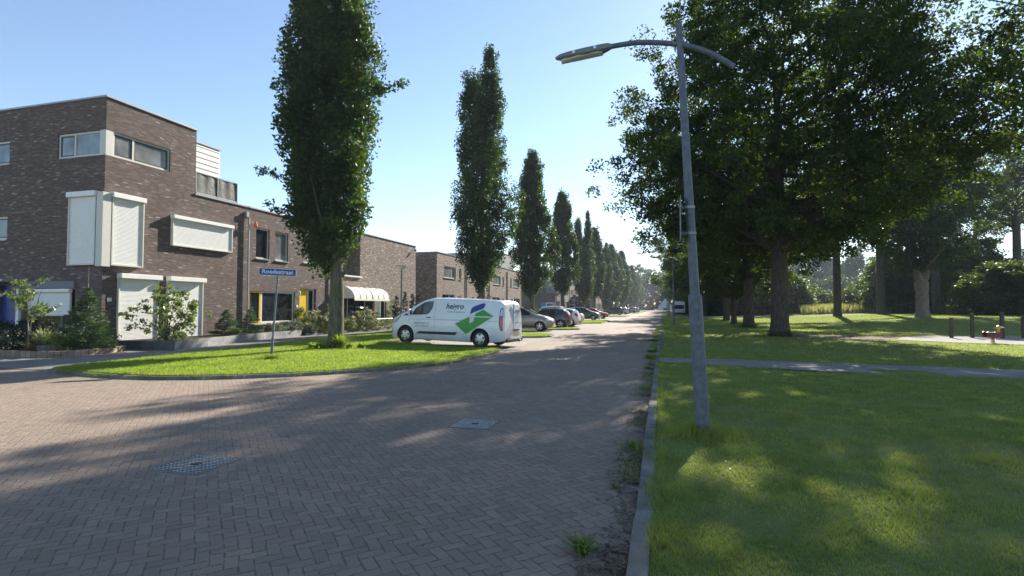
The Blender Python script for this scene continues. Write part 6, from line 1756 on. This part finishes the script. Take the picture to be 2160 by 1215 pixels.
# livery on both sides
def livery(s):
    fl = lambda P: P
    VB.side_panel('logo_border', [(3.04, .875), (4.27, 1.49), (4.76, 1.225), (3.59, .455)], s, 'lightpaint', van, off=.0035)
    VB.side_panel('green_logo', [(3.10, .88), (4.27, 1.455), (4.70, 1.215), (3.585, .495)], s, 'logogreen', van, off=.006)
    nt_ = VB.side_panel('logo_notch', [(3.72, 1.30), (3.72, .92), (3.88, .99), (3.97, 1.33), (3.90, 1.36)], s, 'lightpaint', van, off=.009)
    cc = []
    P0 = [(3.73, 1.275), (3.75, 1.46), (3.80, 1.53), (3.89, 1.585), (4.22, 1.70), (4.29, 1.70), (4.33, 1.66), (4.30, 1.56), (4.24, 1.49), (4.15, 1.45), (3.95, 1.375)]
    VB.side_panel('blue_logo', P0, s, 'logoblue', van, off=.012)
    def txt(str_, x, z, size, mat, bold, sh=0.0, sx=1.0, name='lettering', tilt=0.0):
        w_ = VB.half(x, z); w2 = VB.half(x, z + .1); ang = math.atan2(w_ - w2, .1)
        M_ = Matrix.Translation((x, s * (w_ + .007), z)) @ Matrix.Rotation(s * ang, 4, 'X')
        if s > 0: M_ = M_ @ Matrix.Rotation(PI, 4, 'Z') @ Matrix.Rotation(PI / 2, 4, 'X')
        else: M_ = M_ @ Matrix.Rotation(PI / 2, 4, 'X')
        M_ = M_ @ Matrix.Rotation(tilt, 4, 'Z')
        text_mesh(name, str_, size, mat, van, M_, bold, sh, .001, sx)
    xs1 = 3.03 if s < 0 else 3.03
    txt('heigro', xs1, 1.545, .30, 'logonavy', .006, .18, 1.0)
    txt('Projectbouw, de vakmensen', 3.10, 1.335, .072, 'logopale', .001, .1)
    txt('www.heigro.nl', 1.60, .855, .115, 'logogrey', .001, .1)
    txt('0223 53 80 30', 1.60, .735, .10, 'logogrey', .0, .1)
livery(-1); livery(1)
M_ = Matrix.Translation((VL - .035, .36, 1.43)) @ Matrix.Rotation(PI / 2, 4, 'Z') @ Matrix.Rotation(PI / 2, 4, 'X')
text_mesh('lettering', 'heigro', .17, 'logonavy', van, M_, .004, .18, .001)
M_ = Matrix.Translation((VL - .018, .36, .98)) @ Matrix.Rotation(PI / 2, 4, 'Z') @ Matrix.Rotation(PI / 2, 4, 'X')
text_mesh('lettering', 'www.heigro.nl', .07, 'logogrey', van, M_, .0, .1, .001)
finish_car(van, VB, [(.84, hr), (4.16, hr)], hr, .22, 'cap', 'rim')
# nose towards the houses: body +x (tail) points to the street
rz = math.atan2(-0.1156, 0.9933)
lx, ly = 4.16, -.93
van.rotation_euler = (0, math.radians(1.6), rz)
van.location = (-6.70 - (lx * math.cos(rz) - ly * math.sin(rz)), 19.41 - (lx * math.sin(rz) + ly * math.cos(rz)), 0.012 + 4.16 * math.sin(math.radians(1.6)))

# ---- camper van --------------------------------------------------------
cv = thing('camper_van', 'white camper van parked on the right edge of the street, seen from the front', 'camper van', (3.0, 108.0, 0.05), 0.0)
mb = MB(); mb.add([(-1.1, 0, .35), (1.1, 0, .35), (1.1, -.1, 1.1), (1.05, .35, 2.05), (-1.05, .35, 2.05), (-1.1, -.1, 1.1), (-1.1, 6, .35), (1.1, 6, .35), (1.1, 6, 2.75), (-1.1, 6, 2.75), (-1.05, .6, 2.6), (1.05, .6, 2.6)],
                 [(0, 1, 2, 5), (5, 2, 3, 4), (4, 3, 11, 10), (10, 11, 8, 9), (9, 8, 7, 6), (1, 7, 8, 11, 3, 2), (6, 0, 5, 4, 10, 9), (6, 7, 1, 0)])
o = mb.build('body', MAT['paint_white'], cv); recalc(o)
mb = MB(); mb.add([(-.95, -.09, 1.2), (.95, -.09, 1.2), (.92, .31, 1.98), (-.92, .31, 1.98)], [(0, 1, 2, 3)]); mb.build('windscreen', MAT['carglass'], cv)
mb = MB(); mb.box(1.102, 1.5, 1.3, 1.115, 2.6, 1.9); mb.build('side_window', MAT['carglass'], cv)
mb = MB(); mb.box(-1.12, -.14, .30, 1.12, -.01, .52); mb.build('bumper', MAT['black'], cv)
for s in (-1, 1):
    mb = MB(); mb.box(s * .75 - .16, -.12, .72, s * .75 + .16, -.06, .9); mb.build('headlight', MAT['clearlamp'], cv)
    mb = MB(); mb.box(s * 1.26 - .1, .2, 1.3, s * 1.26 + .1, .3, 1.65); mb.build('mirror', MAT['black'], cv)
    for yy in (1.0, 4.4):
        mb = MB(); mb.lathe([(0, -.1), (.30, -.1), (.34, -.06), (.34, .06), (.30, .1), (0, .1)], (s * .98, yy, .34), axis='X', n=20); mb.build('wheel', MAT['tyre'], cv)

# ------------------------------------------------------------------ camera, sun, sky, air
f_px = 1136.0
pitch = math.atan(41 / 1136.0); yaw = math.atan(318 / 1136.0)
cam_d = bpy.data.cameras.new('camera'); cam = bpy.data.objects.new('camera', cam_d); COL.objects.link(cam)
cam.location = (0, 0, 1.55)
cam.rotation_euler = (PI / 2 + pitch, 0, yaw)
cam_d.sensor_width = 36; cam_d.lens = f_px / 2160 * 36
cam_d.clip_start = 0.05; cam_d.clip_end = 4000
SC.camera = cam
AZ, EL = math.radians(13), math.radians(28.5)
S = Vector((math.sin(AZ) * math.cos(EL), math.cos(AZ) * math.cos(EL), math.sin(EL)))
sd = bpy.data.lights.new('sun', 'SUN'); sd.energy = 4.2; sd.angle = math.radians(0.53); sd.color = (1.0, 0.93, 0.82)
so = bpy.data.objects.new('sun', sd); COL.objects.link(so); so.rotation_euler = S.to_track_quat('Z', 'Y').to_euler(); so.location = (0, 0, 40)
w = bpy.data.worlds.new('World'); SC.world = w; w.use_nodes = True
wt = w.node_tree
sk = wt.nodes.new('ShaderNodeTexSky'); sk.sky_type = 'NISHITA'; sk.sun_disc = False
sk.sun_elevation = EL; sk.sun_rotation = AZ; sk.air_density = 1.0; sk.dust_density = 0.1; sk.ozone_density = 2.0; sk.altitude = 0
bg = wt.nodes['Background']; bg.inputs[1].default_value = 0.066
wt.links.new(sk.outputs[0], bg.inputs[0])
SC.view_settings.view_transform = 'Standard'; SC.view_settings.look = 'None'
SC.view_settings.exposure = 1.68; SC.view_settings.gamma = 1
SC.render.engine = 'CYCLES'
SC.cycles.use_denoising = True
SC.cycles.max_bounces = 6; SC.cycles.diffuse_bounces = 3; SC.cycles.transmission_bounces = 3; SC.cycles.volume_bounces = 0
SC.cycles.sample_clamp_indirect = 6
SC.cycles.volume_max_steps = 64
HAZE = 0.00048
if HAZE:
    mb = MB(); mb.box(-260, -120, -1.2, 460, 480, 46)
    hm, nt, b = newmat('haze_air')
    nt.nodes.remove(b)
    pv = nt.nodes.new('ShaderNodeVolumePrincipled')
    pv.inputs['Color'].default_value = (0.80, 0.88, 1.0, 1); pv.inputs['Density'].default_value = HAZE; pv.inputs['Anisotropy'].default_value = 0.1
    nt.links.new(pv.outputs[0], nt.nodes['Material Output'].inputs['Volume'])
    tag(mb.build('haze', hm), 'thin pale summer haze in the air', 'haze', kind='stuff')
